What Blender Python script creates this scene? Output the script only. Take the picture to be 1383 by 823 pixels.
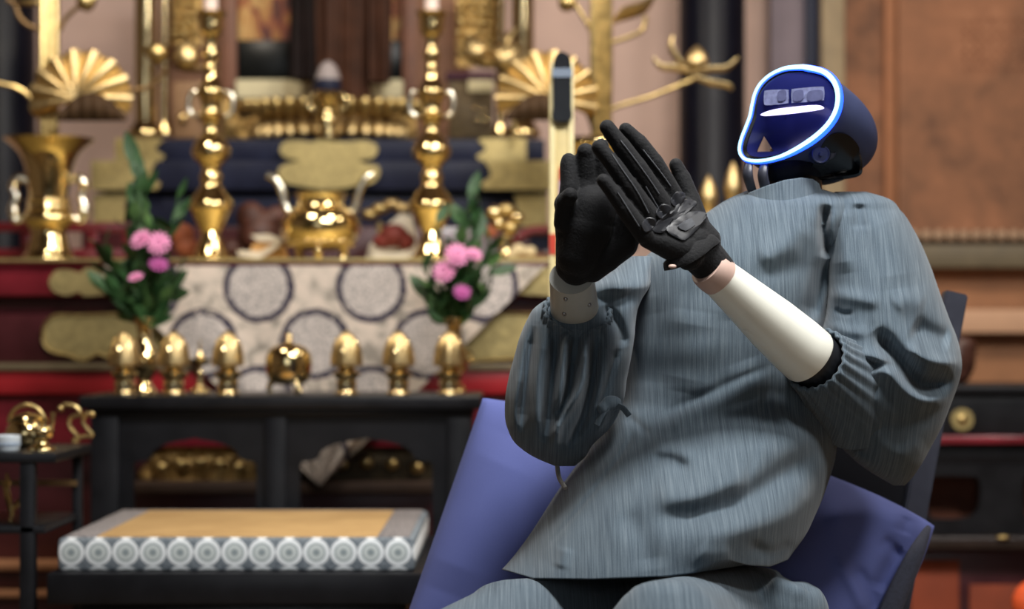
import bpy, bmesh, math, random
import numpy as np
from mathutils import Vector, Matrix
from mathutils.geometry import tessellate_polygon
PI = math.pi
random.seed(7)
S = bpy.context.scene
COL = S.collection
for o in list(bpy.data.objects): bpy.data.objects.remove(o)

# ------------------------------------------------------------------ camera, world, lamps, exposure
F, EYE, HY, CX = 2800.0, 0.90, 450.0, 691.5     # focal length in pixels, eye height, horizon row, centre column
cam = bpy.data.cameras.new('camera'); camo = bpy.data.objects.new('camera', cam); COL.objects.link(camo)
camo.location = (0, 0, EYE); camo.rotation_euler = (PI/2, 0, 0)
cam.sensor_fit = 'HORIZONTAL'; cam.sensor_width = 36; cam.lens = F/1383*36
cam.shift_y = (HY-411.5)/1383
cam.clip_start = 0.05
cam.dof.use_dof = True; cam.dof.focus_distance = 3.12; cam.dof.aperture_fstop = 2.5
S.camera = camo
wd = bpy.data.worlds.new('world'); S.world = wd; wd.use_nodes = True
wd.node_tree.nodes['Background'].inputs[0].default_value = (1.0, 0.93, 0.86, 1)
wd.node_tree.nodes['Background'].inputs[1].default_value = 0.08
S.view_settings.view_transform = 'Standard'; S.view_settings.look = 'None'
S.view_settings.gamma = 1; S.view_settings.use_curve_mapping = False
S.view_settings.exposure = 0.0

def area(name, loc, target, sx, sy, power, color):
    l = bpy.data.lights.new(name, 'AREA'); l.shape = 'RECTANGLE'; l.size = sx; l.size_y = sy
    l.energy = power; l.color = color
    o = bpy.data.objects.new(name, l); COL.objects.link(o); o.location = loc
    d = Vector(target)-Vector(loc); o.rotation_euler = d.to_track_quat('-Z', 'Y').to_euler()
    return o
area('hall_ceiling_light', (0.45, 2.45, 2.95), (0.3, 3.15, 0.9), 0.8, 0.45, 84, (1.0, 0.98, 0.95))
area('altar_ceiling_light_warm', (-1.15, 4.35, 2.9), (-0.5, 5.7, 0.9), 0.35, 0.35, 26, (1.0, 0.89, 0.74))
area('altar_ceiling_light_warm', (0.65, 4.35, 2.9), (0.3, 5.7, 0.9), 0.35, 0.35, 26, (1.0, 0.89, 0.74))
area('hall_window_light', (-0.6, -2.7, 1.9), (0, 4.5, 1.0), 2.6, 1.6, 27, (0.88, 0.95, 1.0))
area('added_fill_light_right', (1.75, 1.9, 2.95), (0.5, 3.4, 0.7), 0.5, 0.5, 38, (1.0, 0.98, 0.95))  # added lamp that brightens the right side of cushion and sleeve
area('side_ceiling_light', (2.0, 4.6, 2.9), (1.9, 6.2, 1.0), 0.5, 0.5, 17, (1.0, 0.88, 0.74))

# ------------------------------------------------------------------ helpers
def W(px, py, Y):
    """a point of the photograph at the distance Y (metres)"""
    return Vector(((px-CX)*Y/F, Y, EYE-(py-HY)*Y/F))
ORG = {}
def thing(name, label, cat, loc, group=None):
    o = bpy.data.objects.new(name, None); COL.objects.link(o); o.location = loc
    o.empty_display_size = .05
    o['label'] = label; o['category'] = cat
    if group: o['group'] = group
    ORG[o.name] = Vector(loc)
    return o
def obj(name, bm, mat, parent=None, smooth=True, angle=None, label=None, kind=None):
    """link a bmesh (world coordinates) as one mesh object under its parent"""
    org = ORG[parent.name] if parent else Vector((0, 0, 0))
    if org.length: bmesh.ops.translate(bm, vec=-org, verts=bm.verts)
    bmesh.ops.recalc_face_normals(bm, faces=bm.faces)
    me = bpy.data.meshes.new(name); bm.to_mesh(me); bm.free()
    me.materials.append(mat)
    if smooth:
        me.polygons.foreach_set('use_smooth', [True]*len(me.polygons))
        me.set_sharp_from_angle(angle=math.radians(angle or 40))
    o = bpy.data.objects.new(name, me); COL.objects.link(o)
    if parent: o.parent = parent
    ORG[o.name] = org
    if label: o['label'] = label
    if kind: o['kind'] = kind
    return o
def single(name, label, cat, bm, mat, group=None, **k):
    """a thing that is one mesh, its origin at its base"""
    zs = [v.co.z for v in bm.verts]; xs = [v.co.x for v in bm.verts]; ys = [v.co.y for v in bm.verts]
    c = Vector(((min(xs)+max(xs))/2, (min(ys)+max(ys))/2, min(zs)))
    bmesh.ops.translate(bm, vec=-c, verts=bm.verts)
    o = obj(name, bm, mat, None, **k); o.location = c; ORG[o.name] = c
    o['label'] = label; o['category'] = cat
    if group: o['group'] = group
    return o
def struct(name, bm, mat, parent=None, **k):
    o = obj(name, bm, mat, parent, **k)
    o['kind'] = 'structure'
    return o
def dup(root, loc, label, group=None):
    r = root.copy(); COL.objects.link(r); r.location = loc; r['label'] = label
    ORG[r.name] = Vector(loc)
    if group: r['group'] = group
    for ch in list(root.children):
        c = ch.copy(); COL.objects.link(c); c.parent = r; ORG[c.name] = ORG[r.name]
        for g in list(ch.children):
            d = g.copy(); COL.objects.link(d); d.parent = c
    return r
NB = lambda: bmesh.new()
def box(bm, x0, x1, y0, y1, z0, z1, bev=0.0):
    if bev <= 0:
        v = [bm.verts.new((x, y, z)) for x in (x0, x1) for y in (y0, y1) for z in (z0, z1)]
        for f in ((0,1,3,2),(4,6,7,5),(0,4,5,1),(2,3,7,6),(0,2,6,4),(1,5,7,3)): bm.faces.new([v[i] for i in f])
        return bm
    t = bmesh.new(); box(t, x0, x1, y0, y1, z0, z1)
    bmesh.ops.recalc_face_normals(t, faces=t.faces)
    bmesh.ops.bevel(t, geom=t.edges[:], offset=bev, segments=2, affect='EDGES', profile=.5)
    me = bpy.data.meshes.new('t'); t.to_mesh(me); t.free(); bm.from_mesh(me); bpy.data.meshes.remove(me)
    return bm
def pbox(bm, px0, px1, py0, py1, Y, depth, bev=0.0):
    """box whose front face covers a rectangle of the photograph at distance Y"""
    a = W(px0, py0, Y); b = W(px1, py1, Y)
    return box(bm, a.x, b.x, Y, Y+depth, b.z, a.z, bev)
def lathe(bm, prof, base, seg=36, lobes=0, amp=0.0, squash=1.0):
    """prof = [(radius, height)...] in metres from bottom to top around base"""
    rings = []
    for r, h in prof:
        if r < 1e-5: rings.append([bm.verts.new((base[0], base[1], base[2]+h))]); continue
        ring = []
        for k in range(seg):
            a = 2*PI*k/seg
            rr = r*(1+amp*abs(math.cos(lobes*a/2))) if lobes else r
            ring.append(bm.verts.new((base[0]+rr*math.cos(a), base[1]+squash*rr*math.sin(a), base[2]+h)))
        rings.append(ring)
    for A, B in zip(rings, rings[1:]):
        if len(A) == 1 and len(B) == 1: continue
        for k in range(seg):
            k2 = (k+1) % seg
            if len(A) == 1: bm.faces.new((A[0], B[k], B[k2]))
            elif len(B) == 1: bm.faces.new((A[k], A[k2], B[0]))
            else: bm.faces.new((A[k], A[k2], B[k2], B[k]))
    for R, flip in ((rings[0], 1), (rings[-1], 0)):
        if len(R) > 2: bm.faces.new(R[::-1] if flip else R)
    return bm
def smoothprof(pts, n=5):
    """rounded profile through the given points"""
    P = [Vector((a, b)) for a, b in pts]; out = []
    for i in range(len(P)-1):
        p0, p1, p2, p3 = P[max(i-1, 0)], P[i], P[i+1], P[min(i+2, len(P)-1)]
        for k in range(n):
            t = k/n
            q = .5*((2*p1)+(p2-p0)*t+(2*p0-5*p1+4*p2-p3)*t*t+(3*p1-p0-3*p2+p3)*t**3)
            out.append((max(q.x, 0), q.y))
    out.append(tuple(P[-1])); return out
def plathe(bm, prof_px, cx, Y, base_py, seg=36, n=4, **k):
    """lathe with a profile in photograph pixels: [(radius, row)...] listed bottom to top"""
    s = Y/F; b = W(cx, base_py, Y)
    pr = [(r*s, (base_py-y)*s) for r, y in prof_px]
    if n > 1: pr = smoothprof(pr, n)
    return lathe(bm, pr, b, seg, **k)
def spline(pts, n=8):
    P = [Vector(p) for p in pts]; out = []
    for i in range(len(P)-1):
        p0, p1, p2, p3 = P[max(i-1, 0)], P[i], P[i+1], P[min(i+2, len(P)-1)]
        for k in range(n):
            t = k/n
            out.append(.5*((2*p1)+(p2-p0)*t+(2*p0-5*p1+4*p2-p3)*t*t+(3*p1-p0-3*p2+p3)*t**3))
    out.append(P[-1]); return out
def tube(bm, pts, rad, seg=10, closed=False, flat=1.0):
    P = [Vector(p) for p in pts]; N = len(P)
    R = rad if isinstance(rad, (list, tuple)) else [rad]*N
    if len(R) != N: R = list(np.interp(np.linspace(0, 1, N), np.linspace(0, 1, len(R)), R))
    rings = []; up = None
    for i in range(N):
        if closed: d = P[(i+1) % N]-P[i-1]
        else: d = P[min(i+1, N-1)]-P[max(i-1, 0)]
        d.normalize()
        if up is None: up = d.orthogonal().normalized()
        up = (up-d*up.dot(d)).normalized(); w = d.cross(up)
        rings.append([bm.verts.new(P[i]+(up*math.cos(2*PI*k/seg)*flat+w*math.sin(2*PI*k/seg))*R[i]) for k in range(seg)])
    pairs = list(zip(rings, rings[1:]))
    if closed: pairs.append((rings[-1], rings[0]))
    for ai, (A, B) in enumerate(pairs):
        off = 0
        if closed and ai == len(pairs)-1:
            off = min(range(seg), key=lambda s: (A[0].co-B[s].co).length)
        for k in range(seg): bm.faces.new((A[k], A[(k+1) % seg], B[(k+1+off) % seg], B[(k+off) % seg]))
    if not closed: bm.faces.new(rings[0][::-1]); bm.faces.new(rings[-1])
    return bm
def cone(bm, p0, p1, r0, r1, seg=24, cap=True):
    """rounded cone between two points, with half-sphere ends"""
    p0, p1 = Vector(p0), Vector(p1); d = (p1-p0); L = d.length; d.normalize()
    u = d.orthogonal().normalized(); w = d.cross(u); prof = []
    for k in range(6): a = PI/2*(1-k/6); prof.append((r0*math.cos(a), -r0*math.sin(a)))
    for k in range(7): a = PI/2*k/6; prof.append((r1*math.cos(a), L+r1*math.sin(a)))
    rings = []
    for r, h in prof:
        rings.append([bm.verts.new(p0+d*h+(u*math.cos(2*PI*k/seg)+w*math.sin(2*PI*k/seg))*max(r, 1e-5)) for k in range(seg)])
    for A, B in zip(rings, rings[1:]):
        for k in range(seg): bm.faces.new((A[k], A[(k+1) % seg], B[(k+1) % seg], B[k]))
    bm.faces.new(rings[0][::-1]); bm.faces.new(rings[-1]); return bm
def ball(bm, c, rx, ry, rz, seg=20):
    m = Matrix.Translation(c) @ Matrix.Diagonal((rx, ry, rz, 1))
    bmesh.ops.create_uvsphere(bm, u_segments=seg, v_segments=seg//2+2, radius=1, matrix=m); return bm
def plate(bm, loops, Y, t, bulge=0):
    """solid plate cut to an outline given in photograph pixels at distance Y; further loops are openings"""
    L = [[W(x, y, Y) for x, y in lp] for lp in loops]
    flat = [p for lp in L for p in lp]
    tris = tessellate_polygon(L)
    fr = [bm.verts.new(p) for p in flat]; bk = [bm.verts.new((p.x, p.y+t, p.z)) for p in flat]
    for a, b, c in tris:
        bm.faces.new((fr[a], fr[b], fr[c])); bm.faces.new((bk[c], bk[b], bk[a]))
    i = 0
    for lp in L:
        n = len(lp)
        for k in range(n):
            a, b = i+k, i+(k+1) % n
            bm.faces.new((fr[a], bk[a], bk[b], fr[b]))
        i += n
    return bm
def rnd(pts, n=6):
    """closed outline rounded through its points"""
    P = [Vector(p) for p in pts]; N = len(P); out = []
    for i in range(N):
        p0, p1, p2, p3 = P[i-1], P[i], P[(i+1) % N], P[(i+2) % N]
        for k in range(n):
            t = k/n
            q = .5*((2*p1)+(p2-p0)*t+(2*p0-5*p1+4*p2-p3)*t*t+(3*p1-p0-3*p2+p3)*t**3); out.append((q.x, q.y))
    return out
def remeshed(bm, voxel, smooth=4, factor=.5):
    """melt overlapping closed solids into one continuous surface"""
    me = bpy.data.meshes.new('tmp'); bmesh.ops.recalc_face_normals(bm, faces=bm.faces); bm.to_mesh(me); bm.free()
    o = bpy.data.objects.new('tmp', me); COL.objects.link(o)
    m = o.modifiers.new('r', 'REMESH'); m.mode = 'VOXEL'; m.voxel_size = voxel
    s = o.modifiers.new('s', 'SMOOTH'); s.factor = factor; s.iterations = smooth
    dg = bpy.context.evaluated_depsgraph_get(); dg.update()
    m2 = bpy.data.meshes.new_from_object(o.evaluated_get(dg))
    b = bmesh.new(); b.from_mesh(m2)
    bpy.data.objects.remove(o); bpy.data.meshes.remove(me); bpy.data.meshes.remove(m2)
    return b

from mathutils.bvhtree import BVHTree
_BV = {}
def hit(o, px, py, off=0.0):
    """the point of a built object met along the line of sight through a place of the photograph"""
    if o.name not in _BV:
        org = ORG[o.name]; me = o.data
        _BV[o.name] = BVHTree.FromPolygons([v.co+org for v in me.vertices], [tuple(p.vertices) for p in me.polygons])
    e = Vector((0, 0, EYE)); d = (W(px, py, 1)-e).normalized()
    p = _BV[o.name].ray_cast(e, d)[0]
    return None if p is None else p-d*off
def onto(o, pts, off, fall=None):
    """a row of places laid on an object's surface; gaps take the nearest found distance"""
    P = [hit(o, x, y, off) for x, y in pts]
    good = [p.y for p in P if p is not None] or [fall or 3.0]
    return [p if p is not None else W(x, y, sum(good)/len(good)) for p, (x, y) in zip(P, pts)]
# ------------------------------------------------------------------ materials
class NT:
    """small node-expression writer"""
    def __init__(s, name):
        s.m = bpy.data.materials.new(name); s.m.use_nodes = True; s.t = s.m.node_tree
        s.b = s.t.nodes['Principled BSDF']; s.tc = s.t.nodes.new('ShaderNodeTexCoord')
    def put(s, sock, v):
        if isinstance(v, bpy.types.NodeSocket): s.t.links.new(v, sock)
        else: sock.default_value = v
    def math(s, op, a, b=0.0, c=None):
        n = s.t.nodes.new('ShaderNodeMath'); n.operation = op; s.put(n.inputs[0], a); s.put(n.inputs[1], b)
        if c is not None: s.put(n.inputs[2], c)
        return n.outputs[0]
    def xyz(s, coord='Object'):
        n = s.t.nodes.new('ShaderNodeSeparateXYZ'); s.t.links.new(s.tc.outputs[coord], n.inputs[0]); return n.outputs
    def noise(s, scale=(1, 1, 1), detail=3, rough=.5, rot=(0, 0, 0), dist=0, coord='Object'):
        mp = s.t.nodes.new('ShaderNodeMapping'); mp.inputs['Scale'].default_value = scale; mp.inputs['Rotation'].default_value = rot
        s.t.links.new(s.tc.outputs[coord], mp.inputs[0])
        n = s.t.nodes.new('ShaderNodeTexNoise'); n.inputs['Scale'].default_value = 1; n.inputs['Detail'].default_value = detail
        n.inputs['Roughness'].default_value = rough; n.inputs['Distortion'].default_value = dist
        s.t.links.new(mp.outputs[0], n.inputs['Vector']); return n.outputs['Fac']
    def ramp(s, f, stops):
        n = s.t.nodes.new('ShaderNodeValToRGB'); s.t.links.new(f, n.inputs[0]); e = n.color_ramp.elements
        while len(e) < len(stops): e.new(.5)
        for el, (p, c) in zip(e, stops): el.position = p; el.color = (*c, 1)
        return n.outputs[0]
    def mix(s, f, a, b):
        n = s.t.nodes.new('ShaderNodeMix'); n.data_type = 'RGBA'; s.put(n.inputs[0], f)
        s.put(n.inputs[6], a if isinstance(a, bpy.types.NodeSocket) else (*a, 1)); s.put(n.inputs[7], b if isinstance(b, bpy.types.NodeSocket) else (*b, 1))
        return n.outputs[2]
    def bump(s, h, strength=.3, dist=.002):
        n = s.t.nodes.new('ShaderNodeBump'); n.inputs['Strength'].default_value = strength; n.inputs['Distance'].default_value = dist
        s.t.links.new(h, n.inputs['Height']); s.t.links.new(n.outputs[0], s.b.inputs['Normal'])
    def set(s, **k):
        names = dict(color='Base Color', rough='Roughness', metal='Metallic', coat='Coat Weight', sheen='Sheen Weight', spec='Specular IOR Level', emit='Emission Color', power='Emission Strength')
        for a, v in k.items():
            if a in ('color', 'emit') and not isinstance(v, bpy.types.NodeSocket): v = (*v, 1)
            s.put(s.b.inputs[names[a]], v)
        return s
def lin(*c): return tuple((x/255/12.92 if x/255 <= .04045 else ((x/255+.055)/1.055)**2.4) for x in c)
def plain(name, c, rough=.5, metal=0.0, var=.25, scale=30, bump=0.0, coat=0.0, spec=.5, sheen=0):
    """one colour with a little procedural unevenness"""
    n = NT(name); f = n.noise((scale, scale, scale), 4)
    a = tuple(x*(1-var) for x in c); b = tuple(min(1, x*(1+var)) for x in c)
    n.set(color=n.ramp(f, [(.3, a), (.7, b)]), rough=n.math('MULTIPLY_ADD', f, .16, max(rough-.08, .02)), metal=metal, coat=coat, spec=spec, sheen=sheen)
    if bump: n.bump(f, bump, .003)
    return n.m
GOLD = plain('polished_gold', (.75, .585, .295), .13, 1.0, .08, 14)
GOLDB = plain('bright_brass', (.82, .66, .37), .12, 1.0, .06, 14)
GILT = plain('old_gilt', (.55, .41, .18), .36, 1.0, .22, 40, .25)
GILTF = plain('flat_gilt_fitting', (.45, .36, .16), .5, .75, .18, 60, .3)
LEAFG = plain('gold_leaf', (.60, .45, .225), .42, 1.0, .18, 45, .25)
BRONZE = plain('dark_bronze', (.20, .12, .05), .5, .6, .2, 40)
DBRONZE = plain('dark_leaf_bronze', (.055, .030, .014), .65, 0, .25, 40, spec=.15)  # even dark brown for the rolled underside of the leaf
SILVER = plain('pale_brass', (.85, .80, .66), .2, 1.0, .06, 20)
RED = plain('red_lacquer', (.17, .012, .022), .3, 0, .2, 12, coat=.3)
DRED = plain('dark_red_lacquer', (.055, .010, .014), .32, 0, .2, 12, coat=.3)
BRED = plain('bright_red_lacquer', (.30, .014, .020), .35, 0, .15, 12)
BLACK = plain('black_lacquer', (.0095, .0098, .012), .36, 0, .2, 18, spec=.22)
PILLARM = plain('black_pillar_lacquer', (.0045, .005, .011), .38, 0, .2, 10, spec=.16)
NAVY = plain('navy_lacquer', (.015, .018, .040), .45, 0, .2, 14, spec=.15)
PINKW = plain('pink_plaster', lin(222, 190, 176), .85, 0, .06, 6, .08)
LILAC = plain('lilac_grey_cloth', lin(128, 116, 124), .85, 0, .08, 10)
BEIGE = plain('beige_wood', lin(150, 132, 104), .7, 0, .15, 12)
CREAM = plain('cream_cloth', lin(212, 203, 168), .85, 0, .08, 20)
WOODR = plain('red_brown_wood', lin(120, 78, 58), .55, 0, .2, 9)
STATW = plain('dark_statue_wood', (.046, .018, .010), .6, 0, .35, 16, spec=.15)
STATD = plain('black_statue_wood', (.009, .005, .005), .6, 0, .3, 16, spec=.12)
PINKC = plain('candle_wax', lin(226, 205, 198), .5, 0, .03, 20)
WHITEP = plain('white_paper', lin(214, 204, 186), .8, 0, .06, 20)
TANP = plain('tan_paper', lin(196, 150, 92), .8, 0, .2, 30)
OFFR = plain('red_offering', lin(112, 40, 32), .7, 0, .25, 40, .3)
OFFB = plain('brown_offering', lin(78, 42, 32), .55, 0, .35, 40, .3)
OFFO = plain('orange_offering', lin(150, 82, 54), .7, 0, .25, 30)
GREEN = plain('leaf_green', (.024, .074, .020), .55, 0, .35, 60)
GREEN2 = plain('leaf_green_pale', (.06, .13, .035), .55, 0, .35, 60)
PINKF = plain('pink_petal', lin(226, 146, 190), .6, 0, .15, 90)
MAGF = plain('magenta_petal', lin(176, 80, 150), .6, 0, .2, 90)
DMAG = plain('flower_eye', lin(150, 40, 100), .7, 0, .2, 200)
GLOVE = plain('black_glove_fabric', (.0055, .006, .0075), .75, 0, .25, 260, .4, spec=.25, sheen=.06)
GLOVER = plain('black_glove_rubber', (.013, .0145, .019), .46, 0, .15, 120, spec=.5)
PIPING = plain('grey_glove_piping', (.055, .06, .07), .6, 0, .15, 120)
SHELLW = plain('white_robot_plastic', lin(240, 241, 230), .3, 0, .03, 20, spec=.5)
PINKR = plain('pinkish_wrist_ring', lin(205, 176, 164), .5, 0, .05, 40)
HELM = plain('dark_helmet_shell', (.034, .044, .100), .45, 0, .1, 20, spec=.3)
HELMB = plain('gloss_black_panel', (.003, .003, .0045), .22, 0, .1, 20, spec=.3)
VISOR = plain('visor_glass', (.010, .013, .085), .2, 0, .1, 20, spec=.35)
LENS = plain('camera_window', (.17, .19, .34), .35, 0, .25, 160)
LENSD = plain('camera_window_lens', (.10, .11, .22), .25, 0, .2, 60)
CHAIRM = plain('dark_chair_metal', (.035, .038, .055), .42, .2, .1, 30)
STICK = plain('pale_wood_post', lin(206, 186, 126), .5, 0, .1, 16)
def emitter(name, c, p):
    n = NT(name); n.set(color=(0, 0, 0), emit=c, power=p); return n.m
LED = emitter('led_ring_glow_light', (.012, .07, 1.0), 4.5)  # blue emission added for the ring's glow and its spill on the helmet
LEDC = emitter('led_core_light', (.42, .74, 1.0), 2.3)
LEDB = emitter('led_bar_light', (.66, .60, 1.0), 2.6)

def fabric(name, rot=0.0, k=1.0):
    n = NT(name)
    a = n.noise((560, 4, 15), 2, .6, (0, rot, 0)); b = n.noise((900, 900, 900), 2); c = n.noise((7, 7, 7), 3)
    f = n.math('ADD', n.math('MULTIPLY', a, .68), n.math('ADD', n.math('MULTIPLY', b, .2), n.math('MULTIPLY', c, .12)))
    d = (.058*k, .081*k, .105*k); m = (.088*k, .119*k, .148*k); l = (.140*k, .178*k, .210*k)
    n.set(color=n.ramp(f, [(.36, d), (.5, m), (.66, l)]), rough=.9, spec=.2, sheen=.15)
    n.bump(f, .35, .0012); return n.m
TUNIC = fabric('grey_blue_striped_cotton', .04)
SLEEVE = fabric('grey_blue_striped_cotton_sleeve', .10)
TROUS = fabric('grey_blue_trouser_cotton', 1.1)
def cushion_mat():
    n = NT('violet_blue_cushion_cotton'); f = n.noise((700, 700, 700), 2); c = n.noise((5, 5, 5), 2)
    g = n.math('ADD', n.math('MULTIPLY', f, .3), n.math('MULTIPLY', c, .7))
    n.set(color=n.ramp(g, [(.3, (.088, .108, .30)), (.7, (.122, .148, .375))]), rough=.9, spec=.12, sheen=.03); n.bump(f, .15, .001); return n.m
CUSH = cushion_mat()
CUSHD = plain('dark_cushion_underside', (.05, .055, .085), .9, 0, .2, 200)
def lattice(n, x, z, ax, az, x0, z0):
    """distance to the nearest centre of a rectangular repeat"""
    u = n.math('SUBTRACT', x, x0); v = n.math('SUBTRACT', z, z0)
    fu = n.math('MULTIPLY', n.math('SUBTRACT', n.math('FRACT', n.math('ADD', n.math('DIVIDE', u, ax), 100.5)), .5), ax)
    fv = n.math('MULTIPLY', n.math('SUBTRACT', n.math('FRACT', n.math('ADD', n.math('DIVIDE', v, az), 100.5)), .5), az)
    return n.math('SQRT', n.math('ADD', n.math('MULTIPLY', fu, fu), n.math('MULTIPLY', fv, fv)))
def band(n, d, r, w, soft):
    """1 inside |d-r|<w, fading over soft"""
    e = n.math('ABSOLUTE', n.math('SUBTRACT', d, r))
    q = n.math('DIVIDE', n.math('SUBTRACT', n.math('ADD', e, 0.0), w), soft)
    s = n.math('SUBTRACT', 1.0, q); t = n.math('MINIMUM', s, 1.0); return n.math('MAXIMUM', t, 0.0)
def brocade():
    n = NT('pale_brocade_with_ring_medallions'); x, y, z = n.xyz(); s = 5.31/F
    c1 = W(349, 388, 5.31); c2 = W(273, 465, 5.31)
    d = n.math('MINIMUM', lattice(n, x, z, 152*s, 154*s, c1.x, c1.z), lattice(n, x, z, 152*s, 154*s, c2.x, c2.z))
    wob = n.noise((70, 70, 70), 2); d2 = n.math('ADD', d, n.math('MULTIPLY', n.math('SUBTRACT', wob, .5), .012))
    dots = n.noise((120, 120, 120), 3); clouds = n.noise((30, 30, 30), 4)
    ground = n.ramp(clouds, [(.35, lin(150, 142, 132)), (.5, lin(204, 191, 178)), (.7, lin(218, 202, 188))])
    ins = n.ramp(dots, [(.38, lin(150, 144, 142)), (.6, lin(206, 196, 190))])
    inside = band(n, d, 0, 40*s, 3*s)
    base = n.mix(inside, ground, ins)
    ring = n.math('MULTIPLY', band(n, d2, 44*s, 3.6*s, 1.5*s), n.ramp(n.noise((60, 60, 60), 1), [(.30, (0, 0, 0)), (.37, (1, 1, 1))]))
    n.set(color=n.mix(ring, base, lin(46, 40, 60)), rough=.75); n.bump(dots, .3, .002); return n.m
def matborder():
    n = NT('grey_brocade_border_with_white_roundels'); x, y, z = n.xyz(); s = 4.05/F; a = 36.8*s
    c = W(96, 746.5, 4.05)-Vector((W(320, 0, 4.05).x, 4.35, W(0, 772, 4.05).z))
    d = lattice(n, x, z, a, a*.97, c.x, c.z)
    d = n.math('ADD', d, n.math('MULTIPLY', n.math('SUBTRACT', n.noise((260, 260, 260), 2), .5), .0022))
    g = n.noise((160, 160, 160), 3)
    ground = n.ramp(g, [(.35, lin(92, 102, 112)), (.65, lin(132, 142, 150))])
    ring = band(n, d, 15.4*s, 1.9*s, 1.2*s); disc = band(n, d, 0, 13*s, 1.2*s); in2 = band(n, d, 7.5*s, 1.2*s, 1.4*s); ctr = band(n, d, 0, 3*s, 1.5*s)
    col = n.mix(disc, ground, lin(168, 180, 182)); col = n.mix(ring, col, lin(236, 242, 246))
    col = n.mix(in2, col, lin(206, 214, 214)); col = n.mix(ctr, col, lin(140, 152, 156))
    n.set(color=col, rough=.8); n.bump(g, .3, .0015); return n.m
def straw():
    n = NT('woven_straw'); a = n.noise((12, 400, 12), 2); b = n.noise((9, 9, 9), 3)
    f = n.math('ADD', n.math('MULTIPLY', a, .6), n.math('MULTIPLY', b, .4))
    n.set(color=n.ramp(f, [(.35, lin(160, 126, 80)), (.65, lin(194, 160, 108))]), rough=.7); n.bump(a, .3, .002); return n.m
def greyborder():
    n = NT('grey_woven_border'); a = n.noise((180, 180, 180), 3)
    n.set(color=n.ramp(a, [(.35, lin(92, 88, 92)), (.65, lin(150, 144, 142))]), rough=.85); return n.m
def oldpaint():
    n = NT('faded_brown_painting'); a = n.noise((3, 3, 2.2), 6, .65, dist=.6); b = n.noise((14, 14, 14), 4, .6)
    f = n.math('ADD', n.math('MULTIPLY', a, .7), n.math('MULTIPLY', b, .3))
    n.set(color=n.ramp(f, [(.34, lin(92, 62, 46)), (.47, lin(132, 90, 64)), (.58, lin(152, 102, 72)), (.68, lin(172, 120, 88))]), rough=.75); return n.m
def altarpaint():
    n = NT('gilt_and_red_painting'); a = n.noise((16, 16, 9), 5, .6, dist=1.2)
    n.set(color=n.ramp(a, [(.36, lin(78, 26, 20)), (.46, lin(150, 70, 40)), (.56, lin(196, 140, 70)), (.7, lin(214, 176, 110))]), rough=.55); return n.m
def carvedgilt():
    n = NT('carved_gilt_work'); a = n.noise((42, 42, 42), 4, .6, dist=.8)
    n.set(color=n.ramp(a, [(.36, (.16, .085, .03)), (.5, (.50, .32, .11)), (.65, (.74, .52, .22))]), rough=.38, metal=.85); n.bump(a, .8, .012); return n.m
BROC, MATB, STRAW, GREYB, PAINT, APAINT, CARVED = brocade(), matborder(), straw(), greyborder(), oldpaint(), altarpaint(), carvedgilt()
FLOORM = plain('dark_tatami_floor', lin(104, 84, 58), .7, 0, .15, 20)
CEILM = plain('brown_ceiling_boards', lin(92, 72, 56), .7, 0, .12, 8)
WALLM = plain('hall_wall_plaster', lin(122, 106, 90), .85, 0, .06, 6)
TERRA = plain('red_brown_cloth', lin(150, 70, 44), .8, 0, .2, 9)
PEACH = plain('peach_boards', lin(206, 162, 130), .7, 0, .08, 9)
TANW = plain('tan_boards', lin(160, 112, 78), .7, 0, .14, 9)
OLIVE = plain('olive_grey_beam', lin(104, 92, 70), .6, 0, .14, 20)

# ------------------------------------------------------------------ the room
struct('floor', box(NB(), -3.2, 3.2, -3, 7.4, -.05, 0), FLOORM, smooth=False)
struct('ceiling', box(NB(), -3.2, 3.2, -3, 7.4, 3.2, 3.3), CEILM, smooth=False)
struct('wall_left', box(NB(), -3.3, -3.2, -3, 7.4, 0, 3.2), WALLM, smooth=False)
struct('wall_right', box(NB(), 3.2, 3.3, -3, 7.4, 0, 3.2), WALLM, smooth=False)
struct('wall_back', box(NB(), -3.2, 3.2, 7.2, 7.3, 0, 3.2), PINKW, smooth=False)
struct('wall_front', box(NB(), -3.2, 3.2, -3.1, -3, 0, 3.2), WALLM, smooth=False)
def pillar(px0, px1, Y, mat):
    a, b = W(px0, 0, Y), W(px1, 0, Y); r = (b.x-a.x)/2; c = (a.x+b.x)/2
    bm = lathe(NB(), [(r*1.12, 0), (r*1.12, .12), (r, .14), (r, 3.2)], (c, Y, 0), 48)
    return struct('pillar', bm, mat)
pillar(-42, 47, 6.75, PILLARM)
pillar(917, 1006, 6.75, PILLARM)
bm = NB(); pbox(bm, 1041, 1112, -560, 960, 6.9, .06, .004); struct('trim_1', bm, LILAC)
bm = NB(); pbox(bm, 1088, 1109, -560, 960, 6.86, .05, .004); struct('trim_2', bm, NAVY)  # dark strip; the ring light's blue bloom is put into its colour
bm = NB(); pbox(bm, 1110, 1141, -560, 960, 6.80, .09, .004); struct('trim_3', bm, BEIGE)
bm = NB(); pbox(bm, 1141, 1900, -560, 335, 6.88, .05); struct('wall_side_altar', bm, PAINT, smooth=False)
bm = NB(); pbox(bm, 1196, 1212, -560, 318, 6.84, .05, .004); struct('trim_4', bm, plain('light_brown_strip', lin(176, 118, 82), .7, 0, .1, 12))
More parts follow.
